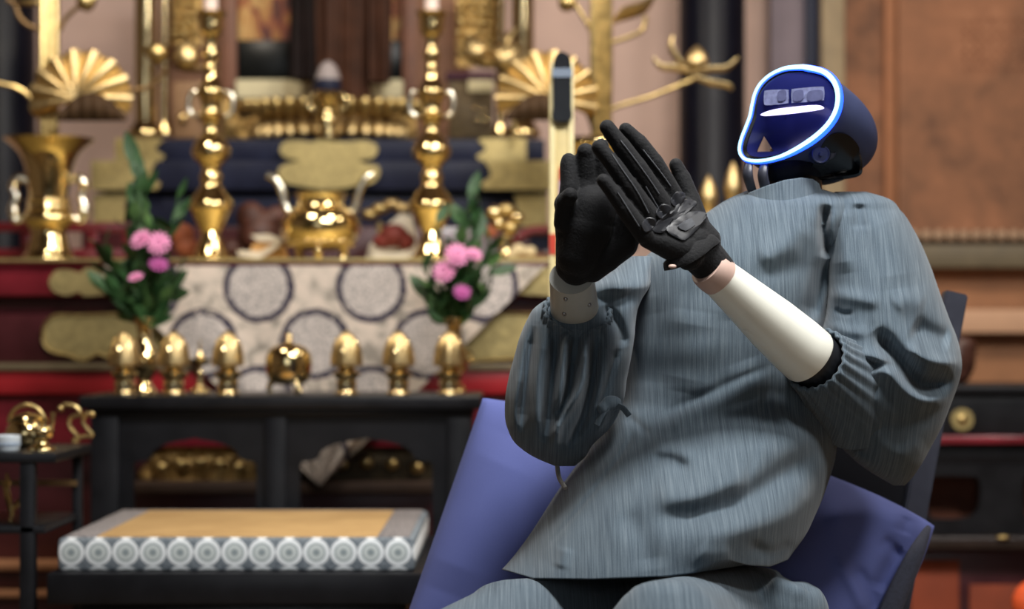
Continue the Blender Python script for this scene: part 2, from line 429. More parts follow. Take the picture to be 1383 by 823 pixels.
# side altar on the right: beam with scalloped valance, boards below it
t = thing('painted_hanging', 'large faded brown painted hanging with faint columns of writing, behind the robot', 'hanging', W(1420, 318, 6.78))
bm = NB(); pbox(bm, 1213, 1640, -420, 312, 6.78, .015); obj('painted_panel', bm, PAINT, t, smooth=False)
bm = NB()
r2 = random.Random(5)
for i in range(8):
    for j in range(6):
        x = 1302+i*12; y = 26+j*13
        for q in range(2):
            pbox(bm, x+r2.uniform(-2, 1), x+r2.uniform(2.5, 4.5), y+q*4+r2.uniform(-1, 1), y+q*4+2.2, 6.777, .002)
obj('faint_writing', bm, plain('faded_ink', lin(112, 66, 42), .8, 0, .1, 20), t, smooth=False, kind='stuff')
bm = NB()
for i in range(26): ball(bm, W(1217+i*17, 318, 6.765), 8.5*6.8/F, .012, 8*6.8/F, 12)
obj('scalloped_fringe', bm, plain('pale_fringe', lin(168, 138, 112), .8, 0, .15, 60), t, kind='stuff')
bm = NB(); pbox(bm, 1141, 1900, 330, 362, 6.74, .12, .006); struct('trim_5', bm, OLIVE)
bm = NB(); pbox(bm, 1141, 1900, 362, 418, 6.84, .05); struct('trim_6', bm, TANW, smooth=False)
bm = NB(); pbox(bm, 1141, 1900, 418, 450, 6.70, .12, .005); struct('trim_7', bm, PEACH)
bm = NB(); pbox(bm, 1141, 1900, 450, 560, 6.80, .05); struct('trim_8', bm, TANW, smooth=False)

# ------------------------------------------------------------------ main altar (red lacquer, gilt fittings)
AY = 5.35
alt = thing('altar_table', 'wide red lacquered altar table with gilt fittings on its front', 'altar', (-.4, AY+.3, 0))
def ab(y0, y1, dy, mat, name, depth=.55, bev=.004, x0=-130, x1=1032, **k):
    bm = NB(); pbox(bm, x0, x1, y0, y1, AY+dy, depth, bev); return obj(name, bm, mat, alt, **k)
ab(349.5, 354, -.016, GILTF, 'gilt_top_edge', .58, .001)
ab(354, 359, -.012, RED, 'top_edge', .57)
ab(359, 401, 0, RED, 'frieze', .55, .01)
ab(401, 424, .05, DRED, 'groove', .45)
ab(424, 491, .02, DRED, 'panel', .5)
ab(491, 501, -.01, OLIVE, 'gilt_moulding', .55)
ab(501, 533, .0, BRED, 'lower_frieze', .55)
ab(533, 604, .03, RED, 'lower_panel', .5)
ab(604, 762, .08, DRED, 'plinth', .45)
ab(762, 771, -.03, TANW, 'step_edge', .6)
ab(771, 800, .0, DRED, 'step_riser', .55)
ab(800, 808, -.06, TANW, 'lower_step_edge', .6)
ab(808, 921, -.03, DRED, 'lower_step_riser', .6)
fitA = lambda m: rnd([(m(66), 381), (m(74), 367), (m(90), 364), (m(108), 368), (m(116), 362), (m(150), 363), (m(200), 363), (m(225), 364), (m(225), 398), (m(200), 399), (m(150), 398), (m(116), 400), (m(106), 395), (m(90), 399), (m(73), 394)])
fitB = lambda m: rnd([(m(56), 455), (m(60), 436), (m(76), 424), (m(110), 424), (m(160), 422), (m(210), 422), (m(250), 424), (m(250), 488), (m(210), 489), (m(150), 485), (m(132), 480), (m(112), 489), (m(92), 482), (m(74), 478), (m(61), 470)])
for m in (lambda x: x, lambda x: 864-x):
    obj('gilt_fitting', plate(NB(), [fitA(m)], AY-.008, .01), GILTF, alt, angle=30)
    fb = obj('gilt_fitting', plate(NB(), [fitB(m)], AY+.008, .014), GILTF, alt, angle=30)
    inner = [(455+(x-455), y) for x, y in fitB(m)]
    cxm = sum(p[0] for p in inner)/len(inner); 
    obj('rim', tube(NB(), [W(cxm+(x-cxm)*.985, 455+(y-455)*.94, AY+.006) for x, y in inner], .0035, 6, True), GILT, fb)
# carved gilt panels at the plinth, seen through the arches of the black table
for i, (x0, x1) in enumerate(((196, 345), (405, 585))):
    bm = NB()
    pts = rnd([(x0, 648), (x0+6, 622), (x0+26, 606), (x0+45, 592), ((x0+x1)/2, 586), (x1-45, 592), (x1-26, 606), (x1-6, 622), (x1, 648)], 4)
    plate(bm, [pts], AY+.06, .03)
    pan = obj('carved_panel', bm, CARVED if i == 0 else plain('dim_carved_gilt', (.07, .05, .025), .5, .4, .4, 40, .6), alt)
    for q in range(5):
        xx = x0+22+q*(x1-x0-44)/4; bm = NB()
        ball(bm, W(xx, 636-10*math.sin(PI*(q+.5)/5), AY+.055), .018, .012, .016, 12); obj('boss', bm, GILT, pan)
    bm = NB(); pbox(bm, x0-25, x1+10, 652, 667, AY-.02, .1, .003)
    obj('dim_ledge', bm, plain('brown_ledge', lin(62, 46, 38), .6, 0, .15, 20), alt)
# brocade cloth, an inverted triangle hung over the front
bm = NB(); N = 60; MR = 40
def cloth_pt(u, v, dy):
    y = 359+v*(656-359); hw = 304*(1-v)+1.0; x = 432+hw*(2*u-1)
    Y = 5.315+dy+.006*math.sin(9*u*PI)*v+.004*math.sin(23*u+4*v)
    return W(x, y, Y)
for dy in (0, .004):
    g = [[bm.verts.new(cloth_pt(i/N, j/MR, dy)) for i in range(N+1)] for j in range(MR+1)]
    for j in range(MR):
        for i in range(N): bm.faces.new((g[j][i], g[j][i+1], g[j+1][i+1], g[j+1][i]))
obj_c = obj('altar_cloth', bm, BROC, None); obj_c['label'] = 'pale triangular brocade cloth with dark ring medallions, hung over the red altar front'; obj_c['category'] = 'altar cloth'

# red lacquer rail at the left end of the altar, gilt side fittings
t = thing('red_rail', 'low red lacquered rail standing on the altar behind the left gold vase', 'rail', W(60, 349, 5.78))
bm = NB(); pbox(bm, -60, 178, 300, 313, 5.78, .03, .003); obj('top_rail', bm, RED, t)
bm = NB(); pbox(bm, -60, 178, 336, 349, 5.79, .03, .003); obj('bottom_rail', bm, RED, t)
for x in (-20, 28, 118, 165):
    bm = NB(); pbox(bm, x, x+13, 312, 337, 5.785, .02, .002); obj('post', bm, RED, t)
t = thing('red_offering_rack', 'red lacquered rack with a slanting rail on the right end of the altar', 'rack', W(722, 349, 5.75))
tube_ = lambda pts, r, **k: tube(NB(), pts, r, **k)
obj('slanting_rail', tube_([W(672, 348, 5.75), W(703, 318, 5.75), W(718, 311, 5.75), W(790, 308, 5.75)], .012), RED, t)
obj('back_panel', pbox(NB(), 715, 860, 318, 338, 5.77, .02, .002), NAVY, t)
obj('post', pbox(NB(), 840, 850, 308, 349.5, 5.75, .02, .002), RED, t)
obj('foot', pbox(NB(), 672, 850, 343, 349.5, 5.75, .02, .002), TANW, t)

# ------------------------------------------------------------------ tiered dais behind the altar table
DY = 6.0
dais = thing('tiered_dais', 'dark navy tiered dais with gilt corner fittings behind the altar table', 'dais', (W(432, 0, DY).x, DY+.3, 0))
for nm, x0, x1, y0, y1, dy, m in (('upper_tier', 156, 736, 188, 219, .05, NAVY), ('middle_tier', 124, 742, 217, 257, 0, NAVY), ('painted_gap_shadow', 140, 726, 257, 266, .06, BLACK),  # the thin black strip is the gap's shade put into colour
                                  ('lower_tier', 127, 738, 265, 306, .03, NAVY), ('base_tier', 110, 760, 306, 870, .02, DRED)):
    obj(nm, pbox(NB(), x0, x1, y0, y1, DY+dy, .62-dy, .006), m, dais)
for m in (lambda x: x, lambda x: 866-x):
    obj('gilt_fitting', plate(NB(), [[(m(155), 187), (m(214), 187), (m(220), 190), (m(209), 199), (m(213), 205), (m(223), 211), (m(216), 218), (m(155), 218)]], DY+.04, .015), GILTF, dais)
    obj('gilt_fitting', plate(NB(), [[(m(123), 217), (m(212), 217), (m(205), 228), (m(203), 238), (m(217), 248), (m(212), 256), (m(123), 256)]], DY-.012, .016), GILTF, dais)
    obj('gilt_fitting', plate(NB(), [[(m(126), 262), (m(172), 262), (m(168), 278), (m(172), 306), (m(126), 306)]], DY+.016, .016), GILTF, dais)
cl = rnd([(378, 203), (384, 192), (402, 190), (420, 192), (434, 189), (462, 192), (490, 190), (506, 194), (510, 203), (503, 213), (485, 216), (494, 221), (510, 224), (512, 236), (503, 247), (482, 250), (465, 254), (440, 256), (420, 254), (398, 250), (382, 245), (375, 233), (382, 223), (397, 219), (404, 216), (386, 213)], 4)
obj('gilt_cloud_fitting', plate(NB(), [cl], DY-.014, .018), GILTF, dais, angle=30)
obj('gilt_bar', pbox(NB(), 419, 462, 258, 266, DY+.03, .03, .003), GILTF, dais)

# gilded posts on the dais
def post(cx, r, y0, y1, Y, label):
    t = thing('gilt_post', label, 'post', W(cx, y1, Y), 'gilt posts on the dais')
    s = Y/F; b = W(cx, y1, Y)
    obj('shaft', lathe(NB(), [(r*s, .03), (r*s, (y1-y0)*s)], b, 32), GOLDB, t)
    obj('collar', lathe(NB(), smoothprof([(r*1.55*s, 0), (r*1.6*s, .014), (r*1.35*s, .03), (r*1.05*s, .045)], 3), b, 32), GOLD, t)
    return t
for cx, lab in ((197, 'thick gilt post at the left end of the dais, behind the left fan-shaped leaf'), (706, 'thick gilt post at the right end of the dais, behind the right fan-shaped leaf')):
    post(cx, 15, -70, 186, 6.12, lab)
for cx, lab in ((222, 'slim gilt post just right of the thick left post'), (676, 'slim gilt post just left of the thick right post')):
    post(cx, 6.5, -70, 186, 6.22, lab)
# shrine frame behind: wooden uprights, painted panels, dark cases, cream cloths
shr = thing('altar_shrine', 'wooden shrine with red and gold painted panels behind the candlesticks', 'shrine', W(432, 187, 6.45))
for m in (lambda x: x, lambda x: 862-x):
    a, b = sorted((m(300), m(319))); obj('upright', pbox(NB(), a, b, -80, 187, 6.42, .04, .003), WOODR, shr)
    a, b = sorted((m(319), m(397))); obj('painted_panel', pbox(NB(), a, b, -80, 54, 6.48, .02), APAINT, shr, smooth=False)
    a, b = sorted((m(318), m(402))); obj('dark_case', pbox(NB(), a, b, 54, 107, 6.46, .03, .003), plain('black_case', (.007, .008, .008), .3, 0, .2, 10, spec=.2), shr)
    a, b = sorted((m(318), m(418))); obj('cream_cloth', pbox(NB(), a, b, 107, 133, 6.36, .05, .006), CREAM, shr)
    a, b = sorted((m(228), m(300))); obj('back_panel', pbox(NB(), a, b, -80, 187, 6.5, .02), plain('tan_back_panel', lin(138, 98, 74), .7, 0, .15, 14), shr, smooth=False)
obj('back_wall', pbox(NB(), 395, 468, -80, 187, 6.55, .02), plain('dark_brown_back', (.035, .016, .01), .6, 0, .2, 10), shr, smooth=False)
obj('rear_ledge', pbox(NB(), 300, 562, 133, 187, 6.4, .15), CARVED, shr, smooth=False)
# carved gilt work left and right of the shrine
def carving(x0, x1, y0, y1, Y, label, seed):
    r = random.Random(seed)
    t = thing('gilt_carving', label, 'carving', W((x0+x1)/2, y1, Y), 'gilt carvings beside the shrine')
    obj('backing', pbox(NB(), x0, x1, y0, y1, Y, .02, .003), CARVED, t)
    nx, ny = int((x1-x0)/13), int((y1-y0)/13)
    for j in range(ny):
        for i in range(nx):
            c = W(x0+6+i*13+r.uniform(-2, 2), y0+6+j*13+r.uniform(-2, 2), Y-.005); bm = NB()
            ball(bm, c, .013+r.uniform(0, .004), .016, .011+r.uniform(0, .005), 10); obj('scroll', bm, GILT, t)
carving(230, 272, -26, 62, 6.34, 'carved gilt panel behind the left candlestick dish', 1)
carving(616, 682, -26, 90, 6.34, 'carved gilt panel right of the right candlestick', 2)
t = thing('small_lattice_stand', 'small dark stand on the dais right of the right candlestick', 'stand', W(640, 187, 6.2))
obj('body', pbox(NB(), 606, 666, 108, 187, 6.2, .08, .004), plain('olive_stand', (.09, .06, .025), .5, .3, .4, 60, .5), t)
obj('top', pbox(NB(), 602, 668, 97, 108, 6.19, .1, .004), plain('purple_cloth', lin(62, 28, 46), .8, 0, .2, 30), t)
obj('cream_band', pbox(NB(), 632, 666, 108, 124, 6.19, .02, .002), CREAM, t)
for i, (x, y) in enumerate(((642, 144), (654, 150), (644, 161), (656, 163))):
    obj('gold_flower', ball(NB(), W(x, y, 6.19), .009, .009, .009, 10), GOLDB, t)
t = thing('small_tan_stand', 'small tan stand with gilt knobs on the dais left of the left candlestick', 'stand', W(255, 187, 6.2))
obj('body', pbox(NB(), 234, 292, 110, 187, 6.2, .08, .004), plain('tan_stand', lin(138, 106, 76), .6, 0, .2, 30), t)
obj('knob', ball(NB(), W(247, 160, 6.19), .012, .012, .02, 12), GOLD, t)
obj('knob', ball(NB(), W(276, 158, 6.19), .012, .012, .02, 12), GOLD, t)
# the statue: only its dark robe reaches into the picture
st = thing('wooden_statue', 'tall dark wooden statue in long pleated robes standing on a gilt lotus base', 'statue', W(455, 138, 6.28))
def robe(bm, cx, hw0, hw1, y0, y1, Y, depth, pleats, amp, ph):
    rows = []
    for j in range(25):
        v = j/24; y = y0+(y1-y0)*v; hw = hw0+(hw1-hw0)*v; ring = []
        for k in range(120):
            a = 2*PI*k/120; q = 1+amp*math.sin(pleats*a+ph+1.3*v)*(.4+.6*v)+amp*.5*math.sin(pleats*2.3*a+2*ph)
            c = W(cx, y, Y); s = Y/F
            ring.append(bm.verts.new((c.x+hw*s*q*math.cos(a), Y+depth*q*math.sin(a), c.z)))
        rows.append(ring)
    for A, B in zip(rows, rows[1:]):
        for k in range(120): bm.faces.new((A[k], A[(k+1) % 120], B[(k+1) % 120], B[k]))
    bm.faces.new(rows[0]); bm.faces.new(rows[-1][::-1]); return bm
obj('robe', robe(NB(), 462, 42, 34, -130, 136, 6.28, .07, 9, .08, .5), STATW, st)
obj('mantle', robe(NB(), 410, 16, 17, -130, 108, 6.26, .05, 6, .12, 1), STATD, st, label='black left mantle fold')
obj('mantle', robe(NB(), 512, 19, 14, -130, 112, 6.28, .05, 6, .12, 2), STATW, st)
obj('chest', robe(NB(), 460, 78, 84, -330, -110, 6.28, .10, 9, .05, .5), STATW, st)
obj('head', ball(NB(), W(460, -395, 6.28), .085, .1, .12, 20), STATW, st)
# lotus base with petals
lb = thing('gilt_lotus_pedestal', 'carved gilt lotus base with two rows of petals under the statue', 'pedestal', W(450, 187, 6.2))
obj('drum', lathe(NB(), smoothprof([(.22, 0), (.23, .02), (.20, .05), (.22, .09), (.255, .112), (0, .112)], 4), W(440, 187, 6.26), 48, squash=.45), plain('dim_gilt_drum', (.30, .18, .07), .45, .8, .3, 50, .5), lb)
for row, (y, rr, h, n, tl) in enumerate(((178, .225, .066, 15, .9), (149, .265, .062, 18, .5))):
    c = W(447, y, 6.26)
    for k in range(n):
        a = PI+PI*(k+.5*row)/n; p = Vector((c.x+rr*math.cos(a), 6.245+rr*.45*math.sin(a), c.z)); bm = NB()
        ball(bm, (0, 0, 0), .021, .017, h*.5, 10)
        bmesh.ops.rotate(bm, verts=bm.verts, cent=(0, 0, 0), matrix=Matrix.Rotation(.5 if row else -.5, 3, 'X'))
        bmesh.ops.translate(bm, verts=bm.verts, vec=p); obj('petal', bm, LEAFG if row == 0 else GILT, lb)
# small reliquary in front of the statue
t = thing('small_reliquary', 'small gilt and black reliquary with a pale pointed top in front of the statue', 'reliquary', W(443, 172, 6.03))
obj('pointed_top', plathe(NB(), [(17, 108), (16, 102), (11, 90), (5, 84), (0, 82)], 443, 6.03, 108), plain('pale_grey_stone', lin(150, 140, 140), .6, 0, .1, 20), t)
obj('dark_band', plathe(NB(), [(17, 124), (18, 116), (17, 108)], 443, 6.03, 124), NAVY, t)
obj('gilt_body', plathe(NB(), [(14, 186), (13, 170), (13, 160), (9, 148), (15, 134), (18, 124)], 443, 6.03, 186), GOLD, t)
for sx in (-1, 1):
    obj('scroll_handle', tube_(spline([W(443+sx*16, 126, 6.03), W(443+sx*24, 132, 6.03), W(443+sx*25, 142, 6.03), W(443+sx*16, 150, 6.03)], 5), .006), GOLD, t)

# ------------------------------------------------------------------ vessels on the altar
VY = 5.55
def ALT(px): return W(px, 350, VY)
def candlestick(cx, label):
    t = thing('candlestick', label, 'candlestick', W(cx, 351, VY), 'tall gold candlesticks')
    P = lambda pr, **k: plathe(NB(), pr, cx, VY, 351, **k)
    obj('foot', P([(31, 351), (31, 348), (25, 345), (21, 338), (16, 326), (13, 314)]), GOLD, t)
    obj('cup', P([(12, 315), (17, 306), (24, 292), (30, 281)]), GOLD, t)
    obj('shoulder', P([(30, 282), (30, 275), (24, 266), (17, 256), (13, 248), (15, 243), (14, 236), (11, 230)]), GOLD, t)
    obj('bulb', P([(11, 231), (14, 224), (23, 214), (26, 204), (22, 193), (14, 183), (10, 176), (10, 168)]), GOLD, t)
    obj('vase_knop', P([(10, 169), (14, 163), (22, 158), (14, 152), (14, 140), (20, 126), (17, 118), (11, 108), (8, 98)]), GOLD, t)
    for sx in (-1, 1):
        obj('ear_handle', tube_(spline([W(cx+sx*16, 124, VY), W(cx+sx*26, 126, VY), W(cx+sx*30, 140, VY), W(cx+sx*27, 153, VY), W(cx+sx*18, 158, VY)], 6), .0075), SILVER, t)
    obj('neck', P([(8, 99), (10, 92), (8, 86), (11, 78), (11, 70), (8, 64), (8, 58), (9, 50)]), GOLD, t)
    obj('bobeche', P([(9, 51), (14, 46), (17, 38), (17, 28), (19, 22), (21, 18)]), GOLD, t)
    obj('drip_dish', P([(10, 22), (20, 19.5), (22, 17), (21, 16), (8, 17)], n=1), GOLD, t)
    s = VY/F
    c = single('candle', f'{"left" if cx < 400 else "right"} pale candle standing in the {"left" if cx < 400 else "right"} gold candlestick', 'candle',
               lathe(NB(), smoothprof([(0, 0), (9.5*s, 0), (9.5*s, .002), (9.2*s, .16), (8*s, .164), (0, .165)], 2), W(cx, 16.5, VY), 24), PINKC, 'pale candles')
candlestick(285, 'tall gold candlestick rising above the left bouquet side of the altar')
candlestick(583, 'tall gold candlestick rising behind the right bouquet')

def trumpet_vase(cx, label, rim):
    t = thing('trumpet_vase', label, 'vase', W(cx, 352, VY), 'gold trumpet vases')
    P = lambda pr, **k: plathe(NB(), pr, cx, VY, 352, **k)
    obj('foot', P([(36, 352), (36, 348), (30, 340), (27, 328), (24, 316), (25, 308)]), GOLD, t)
    obj('bowl', P([(25, 309), (31, 303), (35, 297), (33, 290), (28, 286)]), GOLD, t)
    obj('ridge', P([(28, 287), (31, 283), (29, 279), (28, 276), (30, 272), (27, 268)]), GOLDB, t)
    obj('trumpet', P([(26, 269), (27, 255), (29, 240), (33, 222), (40, 207), (50, 197), (rim, 189), (rim-2, 188), (46, 198), (34, 209)]), GOLD, t)
    for sx in (-1, 1):
        h = obj('scroll_handle', tube_(spline([W(cx+sx*28, 246, VY), W(cx+sx*40, 240, VY), W(cx+sx*50, 252, VY), W(cx+sx*44, 266, VY), W(cx+sx*50, 284, VY), W(cx+sx*44, 298, VY), W(cx+sx*33, 294, VY)], 6), [.008, .012, .009, .012, .010, .008]), SILVER, t)
        obj('curl', ball(NB(), W(cx+sx*47, 250, VY), .014, .014, .014, 12), GOLDB, h)
        obj('curl', ball(NB(), W(cx+sx*47, 286, VY), .014, .014, .02, 12), SILVER, h)
    return t
trumpet_vase(66, 'gold trumpet vase with scroll handles on the left end of the altar', 60)
trumpet_vase(806, 'gold trumpet vase half hidden behind the robot\'s raised gloves', 46)

def stems(bm, cx, y0, y1, w):
    for i, dx in enumerate((-.7, 0, .7, -.35, .35)):
        tube(bm, spline([W(cx+dx*w*.8, y1, VY+.006*(i-2)), W(cx+dx*w, (y0+y1)/2, VY+.007*(i-2)), W(cx+dx*w*.9, y0, VY)], 4), w*.42*VY/F, 8)
    return bm
def fan_leaf(par, cx, cy, R, flip, nm='fan_leaf'):
    """drooping lotus leaf: fluted gilt dome above, dark fluted underside below"""
    s = VY/F; bm = NB(); c = W(cx, cy, VY-.02); n = 96; rings = []
    for i in range(15):
        r = i/14; ring = []
        for k in range(n+1):
            ph = -.30+(PI+.72)*k/n; fl = .06*r*abs(math.cos(7.5*ph))
            sweep = 1.0+.06*math.cos(ph)
            rr = R*s*r*(sweep+fl)
            ring.append(bm.verts.new((c.x+flip*rr*math.cos(ph)*1.05, VY-.085+.04*r*r-.012*r*abs(math.cos(7.5*ph))*2, c.z+rr*math.sin(ph))))
        rings.append(ring)
    for A, B in zip(rings, rings[1:]):
        for k in range(n): bm.faces.new((A[k], A[k+1], B[k+1], B[k]))
    bmesh.ops.remove_doubles(bm, verts=bm.verts, dist=1e-6)
    bmesh.ops.solidify(bm, geom=bm.faces[:], thickness=.003)
    lf = obj(nm, bm, LEAFG, par)
    bm = NB(); rings = []
    for i in range(9):
        r = i/8; ring = []
        for k in range(61):
            u = -1+2*k/60; x = cx+flip*(13+u*47); top = cy+22-32*(1-u*u); bot = cy+27
            y = top+(bot-top)*r; ring.append(bm.verts.new(W(x, y, VY-.125-.02*math.sin(r*PI)*(1-u*u)-.008*abs(math.sin(u*9)))))
        rings.append(ring)
    for A, B in zip(rings, rings[1:]):
        for k in range(60): bm.faces.new((A[k], A[k+1], B[k+1], B[k]))
    bmesh.ops.remove_doubles(bm, verts=bm.verts, dist=1e-6)
    bmesh.ops.solidify(bm, geom=bm.faces[:], thickness=.003)
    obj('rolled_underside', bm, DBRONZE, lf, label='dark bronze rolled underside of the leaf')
def bud(par, x, y, r, mat=LEAFG, tilt=0, name='lotus_bud'):
    s = VY/F; bm = NB(); b = Vector((0, 0, 0))
    lathe(bm, smoothprof([(.2*r*s, 0), (.8*r*s, .35*r*s), (r*s, .9*r*s), (.75*r*s, 1.7*r*s), (.25*r*s, 2.3*r*s), (0, 2.5*r*s)], 4), b, 32, 8, .07)
    bmesh.ops.rotate(bm, verts=bm.verts, cent=b, matrix=Matrix.Rotation(tilt, 3, 'Y')); bmesh.ops.translate(bm, verts=bm.verts, vec=W(x, y, VY)); return obj(name, bm, mat, par)
ga = thing('gilt_lotus_bouquet', 'gilt metal lotus bouquet with a fan leaf standing in the left trumpet vase', 'ornament', W(66, 190, VY), 'gilt metal lotus bouquets')
obj('stem_bundle', stems(NB(), 66, -60, 215, 13), GILT, ga)
fan_leaf(ga, 110, 136, 62, 1)
for pts in ([(60, 185), (52, 150), (30, 122), (-10, 112), (-40, 112)], [(56, 40), (38, 34), (26, 22), (20, 6), (10, 0)], [(80, 42), (88, 26), (100, 14), (108, 8)], [(160, 128), (180, 122), (200, 118), (216, 106), (226, 92)]):
    obj('branch', tube_(spline([W(x, y, VY) for x, y in pts], 6), .0065, seg=8), BRONZE if pts[0][0] != 60 else GILT, ga)
bud(ga, 106, 10, 13, GILT, .9)
obj('leaf', ball(NB(), W(45, 4, VY), .055, .02, .008, 16), GILT, ga)
b_ = bud(ga, 250, 94, 17, LEAFG, .12); b_ = bud(ga, 226, 76, 14, GILT, -1.3)
obj('leaf', ball(NB(), W(262, 92, VY+.01), .05, .02, .012, 16), BRONZE, ga)
gb = thing('gilt_lotus_bouquet', 'gilt metal lotus bouquet with an open bud, rising behind the raised gloves', 'ornament', W(812, 190, VY), 'gilt metal lotus bouquets')
obj('stem_bundle', stems(NB(), 812, -60, 215, 14), GILT, gb)
fan_leaf(gb, 742, 136, 62, -1)
for pts in ([(822, 150), (840, 142), (880, 130), (925, 112), (938, 106)], [(808, 60), (792, 30), (778, 8), (770, -4)], [(824, 58), (850, 50), (868, 40), (872, 22)], [(808, 190), (796, 160), (786, 134), (790, 118)]):
    obj('branch', tube_(spline([W(x, y, VY) for x, y in pts], 6), .006, seg=8), GILT, gb)
bud(gb, 940, 98, 15, LEAFG, .06)
for pts in ([(936, 100), (958, 94), (982, 92), (997, 78)], [(938, 104), (960, 112), (984, 116), (988, 122)], [(934, 98), (912, 92), (892, 90), (882, 78)], [(930, 96), (918, 84), (906, 64), (908, 48)]):
    obj('sepal', tube_(spline([W(x, y, VY-.01) for x, y in pts], 6), [.006, .012, .010, .004], seg=8, flat=.5), LEAFG, gb)
bud(gb, 772, 14, 12, GILT, -.5)
obj('leaf', tube_(spline([W(828, 30, VY), W(845, 18, VY), W(868, 10, VY), W(884, -6, VY)], 6), [.006, .026, .024, .005], seg=10, flat=.3), LEAFG, gb)
b2 = thing('gilt_lotus_spray', 'gilt bud spray with wide petals, right of the right candlestick', 'ornament', W(672, 187, 5.98))
VY_, VY = VY, 5.98
bud(b2, 668, 92, 20, LEAFG, .9); bud(b2, 650, 84, 16, LEAFG, -.5)
for pts in ([(640, 62), (660, 70), (676, 84)], [(700, 36), (684, 54), (676, 82)], [(632, 80), (652, 84), (676, 88)]):
    obj('petal', tube_(spline([W(x, y, VY) for x, y in pts], 6), [.004, .022, .012], seg=10, flat=.5), LEAFG, b2)
obj('branch', tube_(spline([W(676, 88, VY), W(690, 120, VY), W(696, 187, VY)], 6), .006), GILT, b2)
VY = VY_
# incense burner with upright ears
ib = thing('incense_burner', 'gold three-legged incense burner with tall upright ears at the centre of the altar', 'incense burner', W(433, 351, VY))
P = lambda pr, **k: plathe(NB(), pr, 433, VY, 351, **k)
obj('body', P([(20, 338), (38, 333), (49, 322), (54, 308), (52, 296), (45, 286), (36, 281), (33, 275)], lobes=0), GOLD, ib)
obj('rim', P([(31, 276), (32, 270), (35, 264), (36, 262), (31, 261), (29, 268)]), GOLDB, ib)
for k in range(14):
    a = PI+PI*(k+.5)/14; s = VY/F; c = W(433, 328, VY)
    obj('lobe', ball(NB(), (c.x+43*s*math.cos(a), c.y+43*s*math.sin(a), c.z), .008, .008, .012, 12), GOLD, ib)
for sx in (-1, 1):
    obj('ear', tube_(spline([W(433+sx*42, 288, VY), W(433+sx*48, 276, VY), W(433+sx*52, 258, VY), W(433+sx*60, 243, VY), W(433+sx*72, 236, VY)], 6), [.012, .010, .011, .011, .010]), SILVER, ib)
for k in range(3):
    a = -PI/2+2*PI*k/3; s = VY/F; c = W(433, 332, VY)
    obj('leg', tube_(spline([(c.x+30*s*math.cos(a), c.y+30*s*math.sin(a), c.z), (c.x+36*s*math.cos(a), c.y+36*s*math.sin(a), c.z-.015), (c.x+32*s*math.cos(a), c.y+32*s*math.sin(a), W(0, 350.5, VY).z+.002)], 5), [.014, .010, .011]), GOLD, ib)

# offerings between the candlesticks
def lump(name, label, cat, parts, mat, Y, seed=0, vox=.004, group=None):
    bm = NB()
    for x, y, rx, ry in parts: ball(bm, W(x, y, Y), rx*Y/F, rx*Y/F*.8, ry*Y/F, 14)
    return single(name, label, cat, remeshed(bm, vox, 3), mat, group)
lump('wooden_offering', 'dark brown carved lump between the left candlestick and the incense burner', 'offering', [(338, 292, 20, 20), (358, 300, 22, 18), (374, 292, 16, 14), (350, 318, 30, 28)], OFFB, 5.72)
t = thing('folded_offering_paper', 'folded cream and tan paper lying left of the incense burner', 'paper', W(355, 350, 5.62))
obj('tan_sheet', plate(NB(), [[(335, 350), (340, 332), (352, 322), (380, 326), (390, 350)]], 5.62, .05), TANP, t, smooth=False)
obj('cream_sheet', plate(NB(), [[(322, 346), (320, 338), (352, 340), (376, 326), (378, 332), (350, 350)]], 5.6, .02), WHITEP, t, smooth=False)
obj('cream_flap', plate(NB(), [[(338, 318), (362, 316), (382, 323), (378, 328), (350, 326)]], 5.61, .03), WHITEP, t, smooth=False)
t = thing('red_offering', 'dark red rounded offering on white paper beside the right candlestick', 'offering', W(530, 350, 5.68))
bm = NB()
for x, y, rx, ry in ((518, 326, 16, 10), (532, 318, 20, 16), (548, 326, 14, 12)): ball(bm, W(x, y, 5.66), rx*5.66/F, rx*5.66/F*.8, ry*5.66/F, 14)
obj('red_body', remeshed(bm, .004, 3), OFFR, t)
obj('white_paper', plate(NB(), [[(494, 350), (500, 330), (520, 306), (542, 288), (556, 292), (562, 318), (566, 350)]], 5.72, .012), WHITEP, t, smooth=False)
obj('folded_paper', plate(NB(), [[(500, 350), (504, 338), (530, 342), (558, 338), (562, 350)]], 5.64, .03), WHITEP, t, smooth=False)
t = thing('gilt_fan_ornament', 'gilt curled ornament with white paper behind the red offering', 'ornament', W(520, 350, 5.82))
obj('stem', tube_([W(515, 350, 5.82), W(512, 300, 5.82)], .008), GILT, t)
for i, (x, y) in enumerate(((500, 290), (514, 282), (530, 276), (543, 281))):
    obj('curl', ball(NB(), W(x, y, 5.81), .026, .02, .016, 12), LEAFG if i > 1 else GILT, t)
lump('orange_fruit', 'orange rounded fruit partly behind the left bouquet, left of the left candlestick', 'fruit', [(247, 318, 15, 17), (252, 334, 16, 14)], OFFO, 5.66)
lump('dark_fruit', 'dark brown fruit right behind the foot of the left candlestick', 'fruit', [(310, 335, 16, 13)], OFFB, 5.66)
t = thing('gilt_dragon_ornament', 'pale gilt knotted ornament right of the right bouquet on the altar', 'ornament', W(680, 350, 5.66))
for i, (x, y, r) in enumerate(((668, 288, 13), (684, 284, 12), (698, 294, 10), (690, 308, 12), (674, 302, 11), (684, 322, 9))):
    obj('knot', ball(NB(), W(x, y, 5.66), r*5.66/F, .02, r*5.66/F*.8, 12), GOLDB if i % 2 == 0 else GILT, t)
obj('foot', lathe(NB(), smoothprof([(.035, 0), (.02, .02), (.02, .06)], 3), W(683, 350, 5.66), 20), GOLD, t)
